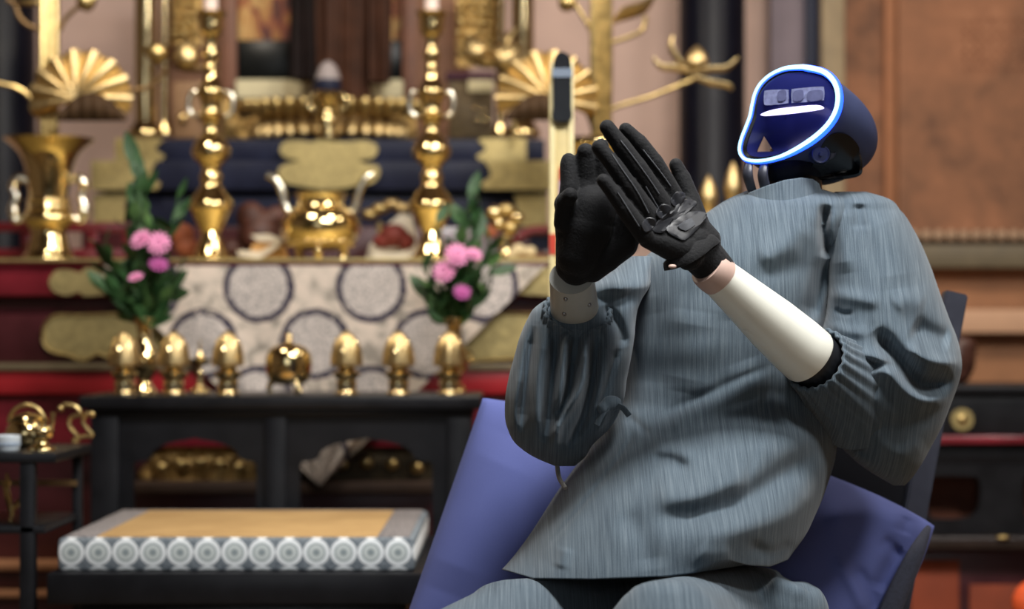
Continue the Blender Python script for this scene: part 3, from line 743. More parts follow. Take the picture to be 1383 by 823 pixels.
lump('orange_offering', 'small orange offering right of the right bouquet flowers', 'offering', [(655, 310, 12, 8), (664, 314, 9, 7)], OFFO, 5.62)
lump('pale_offering', 'small pale cream offering on the altar under the red slanting rail', 'offering', [(700, 338, 10, 9), (716, 340, 9, 8), (692, 344, 8, 6)], plain('cream_offering', lin(206, 188, 150), .7, 0, .2, 60), 5.6)
def finial(cx, y0, y1, r, label):
    t = thing('gilt_finial', label, 'finial', W(cx, y1, 5.7), 'gilt finials by the robot\'s neck')
    P = lambda pr: plathe(NB(), [(a*r/11, y1-(y1-y0)*b) for a, b in pr], cx, 5.7, y1, 24)
    obj('bulb', P([(6, .55), (10, .66), (11, .75), (7, .88), (2, .97), (0, 1)]), LEAFG, t)
    obj('neck', P([(9, 0), (10, .1), (7, .3), (8, .44), (6, .55)]), LEAFG, t)
    return t
finial(957, 236, 352, 12, 'gilt finial left of the robot\'s neck, the lower of two')
finial(990, 218, 352, 12, 'gilt finial right beside the robot\'s chin, the higher of two')

# ------------------------------------------------------------------ black offering table with cusped arches
TY = 4.80
tb = thing('offering_table', 'long black lacquered offering table with two cusped arches', 'table', (W(378, 0, TY).x, TY+.18, 0))
obj('table_top', pbox(NB(), 106, 650, 535, 553, TY-.02, .40, .005), BLACK, tb)
obj('top_moulding', pbox(NB(), 118, 640, 553, 562, TY, .36, .003), BLACK, tb)
def arch(x0, x1):
    w = x1-x0; f = lambda u: x0+u*w
    up = [(0, 628), (.02, 624), (.11, 622), (.14, 618), (.16, 610), (.21, 604), (.27, 600), (.34, 597), (.42, 595), (.5, 592)]
    L = [(f(0), 960)]+[(f(u), y) for u, y in up]+[(f(1-u), y) for u, y in up[-2::-1]]+[(f(1), 960)]
    return L
outer = [(126, 562), (632, 562), (632, 972), (126, 972)]
obj('front_panel', plate(NB(), [outer, arch(180, 346)[::-1], arch(405, 584)[::-1]], TY+.02, .02), BLACK, tb, smooth=False)
for x0, x1 in ((122, 160), (358, 386), (604, 636)):
    obj('stile', pbox(NB(), x0, x1, 562, 972, TY+.005, .03, .003), BLACK, tb)
for x0, x1 in ((122, 136), (622, 636)):
    a, b = W(x0, 0, TY).x, W(x1, 0, TY).x
    obj('rear_leg', box(NB(), a, b, TY+.3, TY+.34, 0, W(0, 562, TY).z, .003), BLACK, tb)
for a, z in ((0, 0),):
    x0, x1 = W(126, 0, TY).x, W(632, 0, TY).x
    for xx in (x0, x1-.02): obj('side_panel', box(NB(), xx, xx+.02, TY+.04, TY+.3, .25, W(0, 562, TY).z), BLACK, tb, smooth=False)
TT = lambda Yv: Yv     # depth on the table
ztop = W(0, 535, TY-.02).z
def onT(px, Y): return Vector(((px-CX)*Y/F, Y, ztop))
def tl(prof, px, Y, seg=32, n=4, **k):
    """lathe on the table top; profile in photograph pixels above the table"""
    s = Y/F; pr = [(r*s, h*s) for r, h in prof]
    return lathe(NB(), smoothprof(pr, n) if n > 1 else pr, onT(px, Y), seg, **k)
# lotus bud rice cups
def rice_cup(px, Y, label):
    t = thing('rice_cup', label, 'offering cup', onT(px, Y), 'gold lotus bud rice cups')
    obj('foot', tl([(16, 0), (16, 3), (13, 6), (14, 14), (13, 20)], px, Y), GOLDB, t)
    obj('bowl', tl([(12, 20), (17, 25), (18.5, 30), (12, 33), (12, 37), (19, 39)], px, Y), GOLD, t)
    b = obj('lotus_bud', tl([(19, 39), (20.5, 41), (20, 52), (17.5, 66), (11, 78), (4, 85), (0, 87)], px, Y, 48, lobes=8, amp=.07), LEAFG, t)
    s = Y/F
    for k in range(4):
        a = -PI/2+(k-1.5)*.62; c = onT(px, Y)
        pts = [(c.x+r*s*1.04*math.cos(a+da), c.y+r*s*1.04*math.sin(a+da), c.z+h*s) for r, h, da in ((20, 43, -.28), (20, 56, -.2), (17, 68, -.05), (12, 77, 0), (17, 68, .05), (20, 56, .2), (20, 43, .28))]
        obj('petal_edge', tube(NB(), spline(pts, 3), .0012, 6), GOLD, b)
    return t
rc = rice_cup(168, 4.87, 'gold lotus bud rice cup at the far left end of the black table')
for px, lab in ((235, 'gold lotus bud rice cup, second from the left end of the black table'), (308, 'gold lotus bud rice cup left of the round lidded burner'), (468, 'gold lotus bud rice cup right of the round lidded burner'),
                (538, 'gold lotus bud rice cup, second from the right end of the black table'), (607, 'gold lotus bud rice cup at the right end, in front of the right bouquet vase')):
    dup(rc, onT(px, 4.87), lab)
# lidded burner in the middle
t = thing('lidded_burner', 'round gold lidded incense burner at the middle of the black table', 'incense burner', onT(390, 4.87))
obj('body', tl([(16, 14), (25, 18), (30, 28), (31, 36)], 390, 4.87), GOLD, t)
obj('lid', tl([(31, 36), (31.5, 42), (30, 54), (24, 63), (12, 68), (5, 70)], 390, 4.87), GOLD, t)
obj('knob', tl([(5, 69), (6, 73), (4, 76), (5.5, 80), (0, 86)], 390, 4.87, 20), GOLDB, t)
for k in range(3):
    a = -PI/2+2*PI*k/3+.52; c = onT(390, 4.87); s = 4.87/F
    obj('leg', tube_(spline([(c.x+20*s*math.cos(a), c.y+20*s*math.sin(a), c.z+20*s), (c.x+27*s*math.cos(a), c.y+27*s*math.sin(a), c.z+11*s), (c.x+24*s*math.cos(a), c.y+24*s*math.sin(a), c.z+.004)], 5), [.010, .006, .006]), GOLDB, t)
# small candle stand
t = thing('small_candle_stand', 'small slender gold stand between the second and third rice cups', 'candlestick', onT(270, 4.98))
obj('foot', tl([(15, 0), (14, 4), (5, 10), (3.5, 22)], 270, 4.98), GOLD, t)
obj('stem', tl([(3.5, 21), (5, 27), (3, 32), (4, 38)], 270, 4.98), GOLDB, t)
obj('dish', tl([(4, 37), (12, 41), (17, 46), (15, 47), (5, 44)], 270, 4.98), GOLD, t)
obj('spike', tl([(6, 44), (7, 50), (3, 56), (1, 70), (0, 73)], 270, 4.98), GOLDB, t)
# bouquets
def leafmesh(L, Wd):
    bm = NB(); rows = []
    for i in range(6):
        u = i/5; w = Wd*math.sin(PI*min(1, u*.92+.06))**.8; z = .18*L*u*u
        rows.append([bm.verts.new((-w, L*u, z+.25*w)), bm.verts.new((0, L*u, z)), bm.verts.new((w, L*u, z+.25*w))])
    for A, B in zip(rows, rows[1:]):
        for k in range(2): bm.faces.new((A[k], A[k+1], B[k+1], B[k]))
    me = bpy.data.meshes.new('leaf'); bm.to_mesh(me); bm.free()
    me.polygons.foreach_set('use_smooth', [True]*len(me.polygons)); return me
LEAFS = []
for i, (L, wd, m) in enumerate(((.045, .011, GREEN), (.055, .015, GREEN), (.04, .012, GREEN2), (.06, .012, GREEN))):
    me = leafmesh(L, wd); me.materials.append(m); LEAFS.append(me)
def bouquet(px, Y, label, vlabel, sprays, flowers, vase, seed):
    r = random.Random(seed); s = Y/F
    v = thing('flower_vase', vlabel, 'vase', onT(px, Y), 'gold flower vases on the black table')
    obj('foot', tl([(17, 0), (16, 4), (10, 12), (8, 18)], px, Y), GOLD, v)
    obj('body', tl([(8, 17), (14, 26), (20, 40), (18, 54), (11, 68), (9, 80), (11, 92), (15, 100), (14, 101), (9, 92)], px, Y), GOLD, v)
    for sx in (-1, 1): obj('ring_handle', tube(NB(), [onT(px, Y)+Vector(((sx*20+5*math.cos(a))*s, 0, (50+7*math.sin(a))*s)) for a in np.linspace(0, 2*PI, 14)[:-1]], .0022, 6, True), GOLDB, v)
    t = thing('flower_bouquet', label, 'bouquet', onT(px, Y)+Vector((0, 0, 60*s)), 'altar bouquets')
    org = ORG[t.name]
    base = onT(px, Y)+Vector((0, 0, 70*s))
    for (tx, ty, n, spread) in sprays:
        tip = W(tx, ty, Y+r.uniform(-.03, .03)); mid = base.lerp(tip, .45)+Vector((0, 0, .012))
        pth = spline([base, base.lerp(mid, .5)+Vector((0, 0, .01)), mid, tip], 6)
        obj('stem', tube(NB(), pth, .0022, 6), GREEN, t)
        n = int(n*1.7)
        for k in range(n):
            q = .30+.70*k/max(1, n-1); p = pth[min(len(pth)-1, int(q*(len(pth)-1)))]
            o = bpy.data.objects.new('leaf', LEAFS[r.choice((0, 0, 1, 2, 3))]); COL.objects.link(o); o.parent = t
            d = (tip-base).normalized(); a = r.uniform(0, 2*PI)
            dirv = (d*r.uniform(.2, .9)+Vector((math.cos(a), .7*math.sin(a), r.uniform(-.3, .5)))*spread).normalized()
            o.rotation_euler = dirv.to_track_quat('Y', 'Z').to_euler(); o.rotation_euler.rotate_axis('Y', r.uniform(-1.2, 1.2))
            o.location = p-org; k2 = r.uniform(1.0, 1.55); o.scale = (k2, k2, k2)
    for (x, y, rad, mat, tilt, yaw) in flowers:
        c = W(x, y, Y-.05); obj('stem', tube(NB(), spline([base, base.lerp(c, .5)+Vector((0, .02, 0)), c+Vector((0, .012, -.004))], 5), .002, 6), GREEN, t)
        bm = NB(); R = rad*s*1.02
        for ring, (n, rr, h) in enumerate(((13, 1.0, 0), (11, .72, .18), (8, .42, .3))):
            for k in range(n):
                a = 2*PI*(k+.5*ring)/n; b2_ = NB(); ball(b2_, (R*rr*.55, 0, R*h), R*rr*.5, R*.17, R*.07, 8)
                bmesh.ops.rotate(b2_, verts=b2_.verts, cent=(0, 0, 0), matrix=Matrix.Rotation(a, 3, 'Z') @ Matrix.Rotation(-.25-.2*ring, 3, 'Y'))
                me = bpy.data.meshes.new('t'); b2_.to_mesh(me); b2_.free(); bm.from_mesh(me); bpy.data.meshes.remove(me)
        M = Matrix.Translation(c) @ Matrix.Rotation(yaw, 4, 'Z') @ Matrix.Rotation(tilt, 4, 'X')
        bm.transform(M); fh = obj('flower_head', bm, mat, t)
        bm = NB(); ball(bm, (0, 0, R*.36), R*.26, R*.26, R*.12, 10); bm.transform(M); obj('flower_eye', bm, DMAG, fh)
    return t
bouquet(195, 5.0, 'left altar bouquet of pink flowers and tall dark green sprigs', 'gold flower vase holding the left bouquet, behind the first two rice cups',
        [(186, 228, 11, .4), (196, 262, 9, .5), (140, 332, 10, .7), (150, 360, 9, .8), (236, 300, 8, .6), (170, 300, 9, .7), (205, 300, 8, .6), (240, 372, 8, .7), (165, 388, 8, .8), (222, 392, 8, .8), (195, 350, 9, .9), (148, 395, 6, .7), (190, 400, 8, .8), (178, 270, 8, .5), (240, 270, 5, .5)],
        [(191, 325, 16, PINKF, 1.0, -.5), (214, 330, 17, PINKF, 1.25, .15), (214, 358, 14, MAGF, .9, .3), (184, 376, 11, PINKF, .6, -.3)], None, 3)
bouquet(613, 5.0, 'right altar bouquet of pink flowers beside the robot\'s sleeve', 'gold flower vase holding the right bouquet, behind the rightmost rice cup',
        [(636, 258, 8, .5), (650, 280, 7, .5), (628, 290, 7, .6), (660, 330, 9, .7), (668, 355, 8, .7), (590, 300, 6, .6), (570, 360, 7, .7), (572, 392, 7, .7), (645, 385, 8, .8), (600, 400, 8, .8), (628, 405, 8, .8), (662, 388, 6, .6), (612, 380, 8, .8)],
        [(617, 346, 18, PINKF, 1.1, .2), (601, 368, 17, PINKF, 1.2, -.3), (640, 345, 12, PINKF, .9, .5), (624, 396, 13, MAGF, 1.0, .2)], None, 11)

# ------------------------------------------------------------------ thick straw mat on its black platform
MY = 4.05
pf = thing('mat_platform', 'low black lacquered platform under the straw mat', 'platform', (W(320, 0, MY).x, MY+.3, 0))
zt = W(0, 772, MY).z
obj('platform_top', box(NB(), W(67, 0, MY).x, W(592, 0, MY).x, MY-.03, MY+.72, W(0, 818, MY-.03).z, zt, .006), BLACK, pf)
obj('plinth', box(NB(), W(105, 0, MY).x, W(548, 0, MY).x, MY+.02, MY+.68, 0, W(0, 818, MY-.03).z, .004), BLACK, pf)
mt = thing('straw_mat', 'thick straw prayer mat with a white roundel brocade border on the black platform', 'mat', (W(320, 0, MY).x, MY+.3, zt))
x0, x1 = W(77, 0, MY).x, W(561, 0, MY).x; z1 = W(0, 727, MY).z; dpt = .63
obj('brocade_side', box(NB(), x0, x1, MY, MY+dpt, zt, z1, .010), MATB, mt)
obj('straw_top', box(NB(), x0+.075, x1-.075, MY+.012, MY+dpt-.03, z1-.004, z1+.003, .002), STRAW, mt)
for a, b in ((x0+.012, x0+.075), (x1-.075, x1-.012)):
    obj('side_border', box(NB(), a, b, MY+.012, MY+dpt-.01, z1-.004, z1+.0028, .002), GREYB, mt)
obj('rear_border', box(NB(), x0+.075, x1-.075, MY+dpt-.03, MY+dpt-.01, z1-.004, z1+.0028, .002), GREYB, mt)

# ------------------------------------------------------------------ side table at the left with small vessels
SY = 4.06
sz = W(0, 612, SY).z
sd = thing('side_table', 'black two-tier side table at the left holding small gold vessels', 'side table', (W(10, 0, SY).x, SY+.15, 0))
xr = W(76, 0, SY).x; xl = W(-190, 0, SY).x
obj('top', box(NB(), xl, xr, SY, SY+.34, sz-.020, sz, .004), BLACK, sd)
obj('shelf', box(NB(), xl+.02, W(60, 0, SY).x, SY+.005, SY+.33, W(0, 722, SY).z, W(0, 711, SY).z, .003), BLACK, sd)
for xa in (W(25, 0, SY).x, xl+.02):
    for yb in (SY+.005, SY+.31):
        xx = xa if yb < SY+.1 or xa < -1.0 else W(97, 0, SY+.31).x
        obj('leg', box(NB(), xx, xx+(.030 if yb < SY+.1 else .019), yb, yb+.026, 0, sz-.018, .003), BLACK, sd)
obj('rear_stretcher', box(NB(), xl+.03, W(60, 0, SY).x, SY+.30, SY+.32, W(0, 672, SY).z, W(0, 664, SY).z), BRONZE, sd, smooth=False)
for i, (pts) in enumerate(([(82, 548), (88, 543), (103, 546), (108, 556), (96, 560), (94, 572), (104, 585)], [(124, 556), (116, 556), (112, 566), (118, 576), (124, 584), (112, 586), (100, 590)])):
    t_ = thing('gilt_scroll_bracket', ('gilt S-shaped scroll at the back edge of the side table, the left of two' if i == 0 else 'gilt scroll at the back corner of the side table, touching the black table'), 'bracket', W(pts[-1][0], 592, 4.36), 'gilt scrolls on the side table')
    t_.location.z = sz; ORG[t_.name] = t_.location.copy()
    obj('scroll', tube_(spline([W(x, y+4, 4.36) for x, y in pts]+[Vector((W(pts[-1][0], 0, 4.36).x, 4.36, sz+.004))], 6), .0048, seg=8), GILT, t_)
    obj('curl_end', ball(NB(), W(pts[0][0], pts[0][1]+4, 4.36), .007, .007, .007, 10), GILT, t_)
Y0 = 4.24
t = thing('handled_pot', 'small gold pot with a hooped handle at the back of the side table', 'pot', Vector((W(36, 0, Y0).x, Y0, sz)))
s = Y0/F
obj('body', lathe(NB(), smoothprof([(14*s, 0), (24*s, 8*s), (28*s, 20*s), (24*s, 32*s), (20*s, 36*s), (22*s, 40*s)], 4), ORG[t.name], 32), GOLD, t)
obj('hoop', tube_([ORG[t.name]+Vector((24*s*math.cos(a), 0, 34*s+24*s*math.sin(a))) for a in np.linspace(0, PI, 16)], .0042), GILT, t)
obj('lid', lathe(NB(), smoothprof([(22*s, 40*s), (15*s, 45*s), (3*s, 48*s), (0, 50*s)], 3), ORG[t.name], 32), GOLDB, t)
Y0 = 4.13; s = Y0/F
t = thing('small_gold_censer', 'small bright gold censer with prongs near the front edge of the side table', 'censer', Vector((W(56, 0, Y0).x, Y0, sz)))
obj('foot', lathe(NB(), smoothprof([(19*s, 0), (18*s, 4*s), (10*s, 9*s), (8*s, 14*s)], 4), ORG[t.name], 28), GOLD, t)
obj('bowl', lathe(NB(), smoothprof([(8*s, 13*s), (14*s, 18*s), (17*s, 26*s), (15*s, 31*s), (13*s, 30*s)], 4), ORG[t.name], 28), GOLD, t)
for i, (dx, h) in enumerate(((-13, 46), (-4, 40), (5, 44), (14, 52))):
    p = ORG[t.name]; obj('prong', tube_(spline([p+Vector((dx*.7*s, 0, 28*s)), p+Vector((dx*s, 0, 36*s)), p+Vector((dx*1.15*s, 0, h*s))], 4), [.006, .0045, .006]), GOLDB, t)
Y0 = 4.10; s = Y0/F
t = thing('white_dish', 'low white round dish at the left edge of the side table', 'dish', Vector((W(10, 0, Y0).x, Y0, sz)))
obj('bowl', lathe(NB(), smoothprof([(12*s, 0), (15*s, 1.5*s), (17*s, 10*s), (17.5*s, 21*s), (15*s, 22*s), (13*s, 16*s), (0, 14*s)], 3), ORG[t.name], 32), plain('white_glaze', lin(196, 206, 214), .3, 0, .04, 20), t)
obj('blue_band', lathe(NB(), [(17.4*s, 8*s), (17.9*s, 9*s), (17.9*s, 12*s), (17.5*s, 13*s)], ORG[t.name], 32), plain('pale_blue_glaze', lin(150, 166, 184), .3, 0, .04, 20), t)
t = thing('gilt_lotus_sprig', 'gilt leafy sprig standing on the lower shelf of the side table', 'ornament', Vector((W(14, 0, 4.17).x, 4.17, W(0, 711, SY).z)))
o0 = ORG[t.name]
obj('stalk', tube_(spline([o0, W(16, 690, 4.17), W(10, 660, 4.17)], 5), .004), GILT, t)
for p0, p1 in (((14, 696), (4, 650)), ((16, 692), (28, 672)), ((10, 664), (9, 638))):
    obj('leaf', tube_(spline([W(*p0, 4.17), W((p0[0]+p1[0])/2+1, (p0[1]+p1[1])/2, 4.17), W(*p1, 4.17)], 5), [.003, .009, .002], flat=.5), GILT, t)

# ------------------------------------------------------------------ black-capped post behind the gloves
PY = 4.45
t = thing('capped_post', 'pale post with a glossy black cap and red marks, standing behind the raised gloves', 'post', Vector((W(758, 0, PY).x, PY, 0)))
a, b = W(742, 0, PY).x, W(775, 0, PY).x
obj('shaft', box(NB(), a+.003, b-.003, PY, PY+.045, 0, W(0, 150, PY).z, .004), STICK, t)
for xa, xb in ((a, a+.012), (b-.012, b)): obj('edge_strip', box(NB(), xa, xb, PY-.006, PY+.02, 0, W(0, 84, PY).z, .003), plain('cream_edge', lin(226, 212, 160), .4, 0, .08, 16), t)
bm = NB(); c = W(758.5, 162, PY); s = PY/F
plate(bm, [rnd([(747, 162), (747, 140), (747, 110), (748, 82), (752, 73), (758, 70), (766, 73), (771, 82), (772, 110), (772, 140), (771, 162)], 4)], PY-.02, .05)
cp = obj('black_cap', bm, HELMB, t, angle=30)
obj('cap_ring', plate(NB(), [[(746, 92), (773, 92), (773, 104), (746, 104)]], PY-.024, .055), plain('steel_ring', (.25, .28, .33), .2, .9, .05, 20), cp, smooth=False)
for (x0, x1, y0, y1) in ((755, 765, 226, 262), (742, 752, 316, 344)):
    obj('red_mark', pbox(NB(), x0, x1, y0, y1, PY-.008, .004), plain('red_mark', lin(196, 62, 42), .6, 0, .1, 20), t, smooth=False)
obj('lilac_mark', pbox(NB(), 755, 764, 244, 276, PY-.0085, .004), plain('lilac_mark', lin(170, 140, 176), .6, 0, .1, 20), t, smooth=False)

# ------------------------------------------------------------------ black side altar stand on the right
RY = 5.5
rs = thing('side_altar_stand', 'black lacquered side altar with a red line and rounded openings behind the chair', 'altar', (W(1420, 0, RY).x, RY+.3, 0))
def rb(nm, x0, x1, y0, y1, dy, mat, depth=.4, **k): return obj(nm, pbox(NB(), x0, x1, y0, y1, RY+dy, depth, .004), mat, rs, **k)
rb('top', 1120, 1760, 521, 532, -.02, BLACK); rb('frieze', 1130, 1760, 532, 590, 0, BLACK)
rb('red_line', 1120, 1760, 589, 600, -.02, RED); rb('under_frieze', 1130, 1760, 600, 626, .01, BLACK)
hole = lambda x: rnd([(x, 652), (x+8, 644), (x+55, 644), (x+70, 648), (x+72, 676), (x+66, 694), (x+50, 701), (x+14, 701), (x+2, 692)], 4)
obj('fretwork', plate(NB(), [[(1130, 626), (1760, 626), (1760, 726), (1130, 726)], hole(1252)[::-1], hole(1382)[::-1], hole(1512)[::-1]], RY+.01, .03), BLACK, rs, smooth=False)
rb('inner_board', 1140, 1750, 626, 726, .16, plain('brown_inner_board', lin(116, 66, 46), .7, 0, .12, 12), .02)
rb('ledge', 1115, 1760, 726, 742, -.04, plain('brown_black_ledge', (.022, .014, .012), .3, 0, .2, 12), .4)
rb('lower_case', 1140, 1760, 742, 894, .06, DRED, .3)
rb('lower_panel', 1230, 1296, 757, 894, .05, TERRA, .05); rb('lower_panel', 1310, 1760, 790, 894, .05, TERRA, .05)
obj('gilt_boss', plate(NB(), [[(1300+15*math.cos(a), 567+15*math.sin(a)) for a in np.linspace(0, 2*PI, 24)[:-1]]], RY-.012, .014), GILTF, rs, angle=30)
obj('boss_flower', ball(NB(), W(1300, 567, RY-.012), .014, .008, .014, 12), GILT, rs)
obj('gilt_tack', ball(NB(), W(1355, 726, RY-.045), .018, .01, .006, 12), GILT, rs)
lump('dark_cushion_drum', 'dark brown rounded object on the side altar behind the chair post', 'drum', [(1292, 485, 26, 34), (1300, 470, 20, 16), (1288, 505, 24, 16)], plain('dark_brown_lacquer', lin(66, 38, 30), .4, 0, .2, 14), 5.62)
lump('orange_round_cushion', 'bright orange rounded cushion at the bottom right corner', 'cushion', [(1404, 815, 38, 34), (1404, 850, 40, 40)], plain('orange_cloth', lin(214, 84, 36), .7, 0, .1, 20), 4.9)
bpy.context.view_layer.update()

# ------------------------------------------------------------------ dark chair
def bar(p0, p1, w, t):
    """flat bar between two points, wide across the picture"""
    p0, p1 = Vector(p0), Vector(p1); d = (p1-p0).normalized(); u = Vector((1, .12, 0)); u = (u-d*u.dot(d)).normalized(); v = d.cross(u)
    bm = NB(); vs = [bm.verts.new(p+u*a*w/2+v*b*t/2) for p in (p0, p1) for a, b in ((-1, -1), (1, -1), (1, 1), (-1, 1))]
    for f in ((0,1,2,3),(7,6,5,4),(0,4,5,1),(1,5,6,2),(2,6,7,3),(3,7,4,0)): bm.faces.new([vs[i] for i in f])
    bmesh.ops.recalc_face_normals(bm, faces=bm.faces); bmesh.ops.bevel(bm, geom=bm.edges[:], offset=.003, segments=2, affect='EDGES'); return bm
CYB = 3.66
def plate_between(*q):
    bm = NB(); v = [bm.verts.new(Vector(p)+Vector((0, d, 0))) for d in (.004, .010) for p in q]
    for f in ((0,1,2,3),(7,6,5,4),(0,4,5,1),(1,5,6,2),(2,6,7,3),(3,7,4,0)): bm.faces.new([v[i] for i in f])
    return bm
ch = thing('chair', 'dark metal chair with slanting back posts under the seated robot', 'chair', (W(1000, 0, 3.45).x, 3.45, 0))
zf = lambda Y: HY+EYE*F/Y
def pt(px, py, Y): return W(px, py, Y)
pr_top, pr_bot = pt(1290, 396, CYB+.05), pt(1150, zf(CYB-.05)-2, CYB-.05)
pl_top, pl_bot = pt(985, 420, CYB+.05), pt(880, zf(CYB-.05)-2, CYB-.05)
obj('back_post', bar(pr_top, pr_bot, .042, .026), CHAIRM, ch); obj('back_post', bar(pl_top, pl_bot, .042, .026), CHAIRM, ch)
for q in (.03,): obj('back_rail', tube_([pr_top.lerp(pr_bot, q), pl_top.lerp(pl_bot, q)], .012), CHAIRM, ch)
obj('back_cloth', plate_between(pr_top.lerp(pr_bot, .04), pr_top.lerp(pr_bot, .72), pl_top.lerp(pl_bot, .72), pl_top.lerp(pl_bot, .04)), plain('black_chair_mesh', (.006, .006, .008), .8, 0, .2, 300, spec=.1), ch, smooth=False)
seat_z = .30
obj('seat', box(NB(), W(735, 0, 3.4).x, W(1175, 0, 3.4).x, 3.14, 3.62, seat_z-.03, seat_z, .008), CHAIRM, ch)
for px in (745, 1165):
    X = W(px, 0, 3.4).x; obj('front_leg', tube_([(X, 3.17, seat_z-.02), (X-.02, 3.14, .002)], .013), CHAIRM, ch)

# ------------------------------------------------------------------ shaping cloth: lofts over rows, with folds
def cr(xs, ys, x):
    """smooth interpolation through a table"""
    xs = np.array(xs, float); ys = np.array(ys, float); m = np.gradient(ys, xs)
    i = np.clip(np.searchsorted(xs, x)-1, 0, len(xs)-2); h = xs[i+1]-xs[i]; t = np.clip((x-xs[i])/h, 0, 1)
    return (2*t**3-3*t**2+1)*ys[i]+(t**3-2*t**2+t)*h*m[i]+(-2*t**3+3*t**2)*ys[i+1]+(t**3-t**2)*h*m[i+1]
def segdist(px, py, pts):
    """distance to a polyline, position along it (0..1) and side"""
    best = np.full(px.shape, 1e9); pos = np.zeros(px.shape); side = np.zeros(px.shape)
    L = [math.dist(a, b) for a, b in zip(pts, pts[1:])]; T = sum(L); acc = 0
    for (a, b), l in zip(zip(pts, pts[1:]), L):
        dx, dy = (b[0]-a[0])/l, (b[1]-a[1])/l
        t = np.clip((px-a[0])*dx+(py-a[1])*dy, 0, l)
        ex, ey = px-(a[0]+t*dx), py-(a[1]+t*dy); d = np.hypot(ex, ey); m = d < best
        best = np.where(m, d, best); pos = np.where(m, (acc+t)/T, pos); side = np.where(m, np.sign(dx*ey-dy*ex), side); acc += l
    return best, pos, side
def folds(px, py, strokes):
    h = np.zeros(px.shape)
    for pts, w, amp in strokes:
        if len(pts) > 2: pts = [tuple(p)[:2] for p in spline([(a, b, 0) for a, b in pts], 5)]
        d, t, s = segdist(px, py, pts)
        taper = np.clip(np.minimum(t, 1-t)*5+.15, 0, 1)
        h += amp*np.exp(-(d/w)**2)*taper
    return h
def wrinkle(px, py, seed, scale=40.0):
    r = np.random.RandomState(seed); h = np.zeros(px.shape)
    for k in range(14):
        a = r.uniform(0, PI); f = r.uniform(.5, 1.9)/scale*2*PI/2; h += np.sin((px*np.cos(a)+py*np.sin(a))*f+r.uniform(0, 6))*r.uniform(.3, 1)/14
    return h
def rowloft(rows, M, N, strokes, warp=None, wr=.0, seed=1, power=1.0, gain=1.5):
    R = np.array(rows, float); y = np.linspace(R[0, 0], R[-1, 0], M)
    c = [cr(R[:, 0], R[:, k], y) for k in range(1, 6)]      # left, right, distance, front bulge, back bulge
    th = np.linspace(0, 2*PI, N, endpoint=False)
    mid = (c[0]+c[1])/2; hw = (c[1]-c[0])/2
    PX = mid[:, None]-hw[:, None]*np.cos(th)[None, :]; PYv = np.repeat(y[:, None], N, 1)
    if warp: PYv = warp(PX, PYv)
    sn = np.sin(th)[None, :]; fr = sn > 0
    pw = np.abs(sn)**power
    D = np.where(fr, c[3][:, None]*pw, -c[4][:, None]*pw)
    h = gain*folds(PX, PYv, strokes)+(wrinkle(PX, PYv, seed)*wr if wr else 0)
    Yv = c[2][:, None]-D-np.where(fr, np.clip(np.abs(sn)*2.2, 0, 1)*h, 0)
    Yp = np.where(fr, Yv, c[2][:, None])
    X = (PX-CX)*Yp/F; Z = EYE-(PYv-HY)*Yp/F
    bm = NB(); V = [[bm.verts.new((X[j, k], Yv[j, k], Z[j, k])) for k in range(N)] for j in range(M)]
    for j in range(M-1):
        for k in range(N): bm.faces.new((V[j][k], V[j][(k+1) % N], V[j+1][(k+1) % N], V[j+1][k]))
    bm.faces.new(V[0]); bm.faces.new(V[-1][::-1]); return bm

# ------------------------------------------------------------------ cushion behind and under the robot
cu = thing('floor_cushion', 'large violet blue square cushion on the chair behind the robot', 'cushion', W(900, 800, 3.46))
TLc, TRc, BRc, BLc = (652, 538), (1268, 708), (1160, 960), (505, 960)
bm = NB(); N = 130
def cush(u, v, side):
    a, b = (u+1)/2, (v+1)/2
    inw = .045*(1-abs(u)**2)*0
    x = (1-b)*((1-a)*TLc[0]+a*TRc[0])+b*((1-a)*BLc[0]+a*BRc[0]); y = (1-b)*((1-a)*TLc[1]+a*TRc[1])+b*((1-a)*BLc[1]+a*BRc[1])
    y -= (34*(1-v)/2)*math.sin(PI*a)**.8*(1 if a > .3 else .6)
    rc = max(0, a-.82)/.18*max(0, .25-b)/.25; x -= 6*rc**2; y += 3*rc**2
    th = .10*((1-u**4)*(1-v**4))**.5
    d0 = 3.55-.14*b
    wv = .006*math.sin(7*u+3*v)*(1-u*u)
    return W(x, y, d0-side*(th+wv)), x, y
CS = [([(1222, 742), (1204, 762), (1186, 800)], 11, -.010), ([(1150, 765), (1170, 792), (1185, 830)], 10, -.007), ([(1128, 752), (1154, 790), (1172, 830)], 11, .006), ([(1226, 698), (1218, 722)], 9, -.005), ([(1192, 728), (1214, 748)], 10, -.006),
      ([(1110, 700), (1180, 690), (1240, 712)], 22, .008), ([(690, 590), (640, 700), (600, 800)], 40, .006)]
grids = []
for side in (1, -1):
    G = []
    for j in range(N+1):
        row = []
        for i in range(N+1):
            p, x, y = cush(-1+2*i/N, -1+2*j/N, side)
            if side == 1:
                h = 1.9*float(folds(np.array([x]), np.array([y]), CS)[0]); p = W(x, y, p.y-h)
            row.append(bm.verts.new(p))
        G.append(row)
    for j in range(N):
        for i in range(N): bm.faces.new((G[j][i], G[j][i+1], G[j+1][i+1], G[j+1][i]))
bmesh.ops.remove_doubles(bm, verts=bm.verts, dist=1e-5)
obj('cushion_body', bm, CUSH, cu)
obj('gathered_side', tube_(spline([W(1254, 713, 3.50), W(1240, 742, 3.45), W(1222, 780, 3.43), W(1200, 830, 3.41), W(1178, 880, 3.40)], 8), [.005, .013, .017, .019, .019], flat=.8), CUSHD, cu, label='dark gathered underside of the cushion corner')

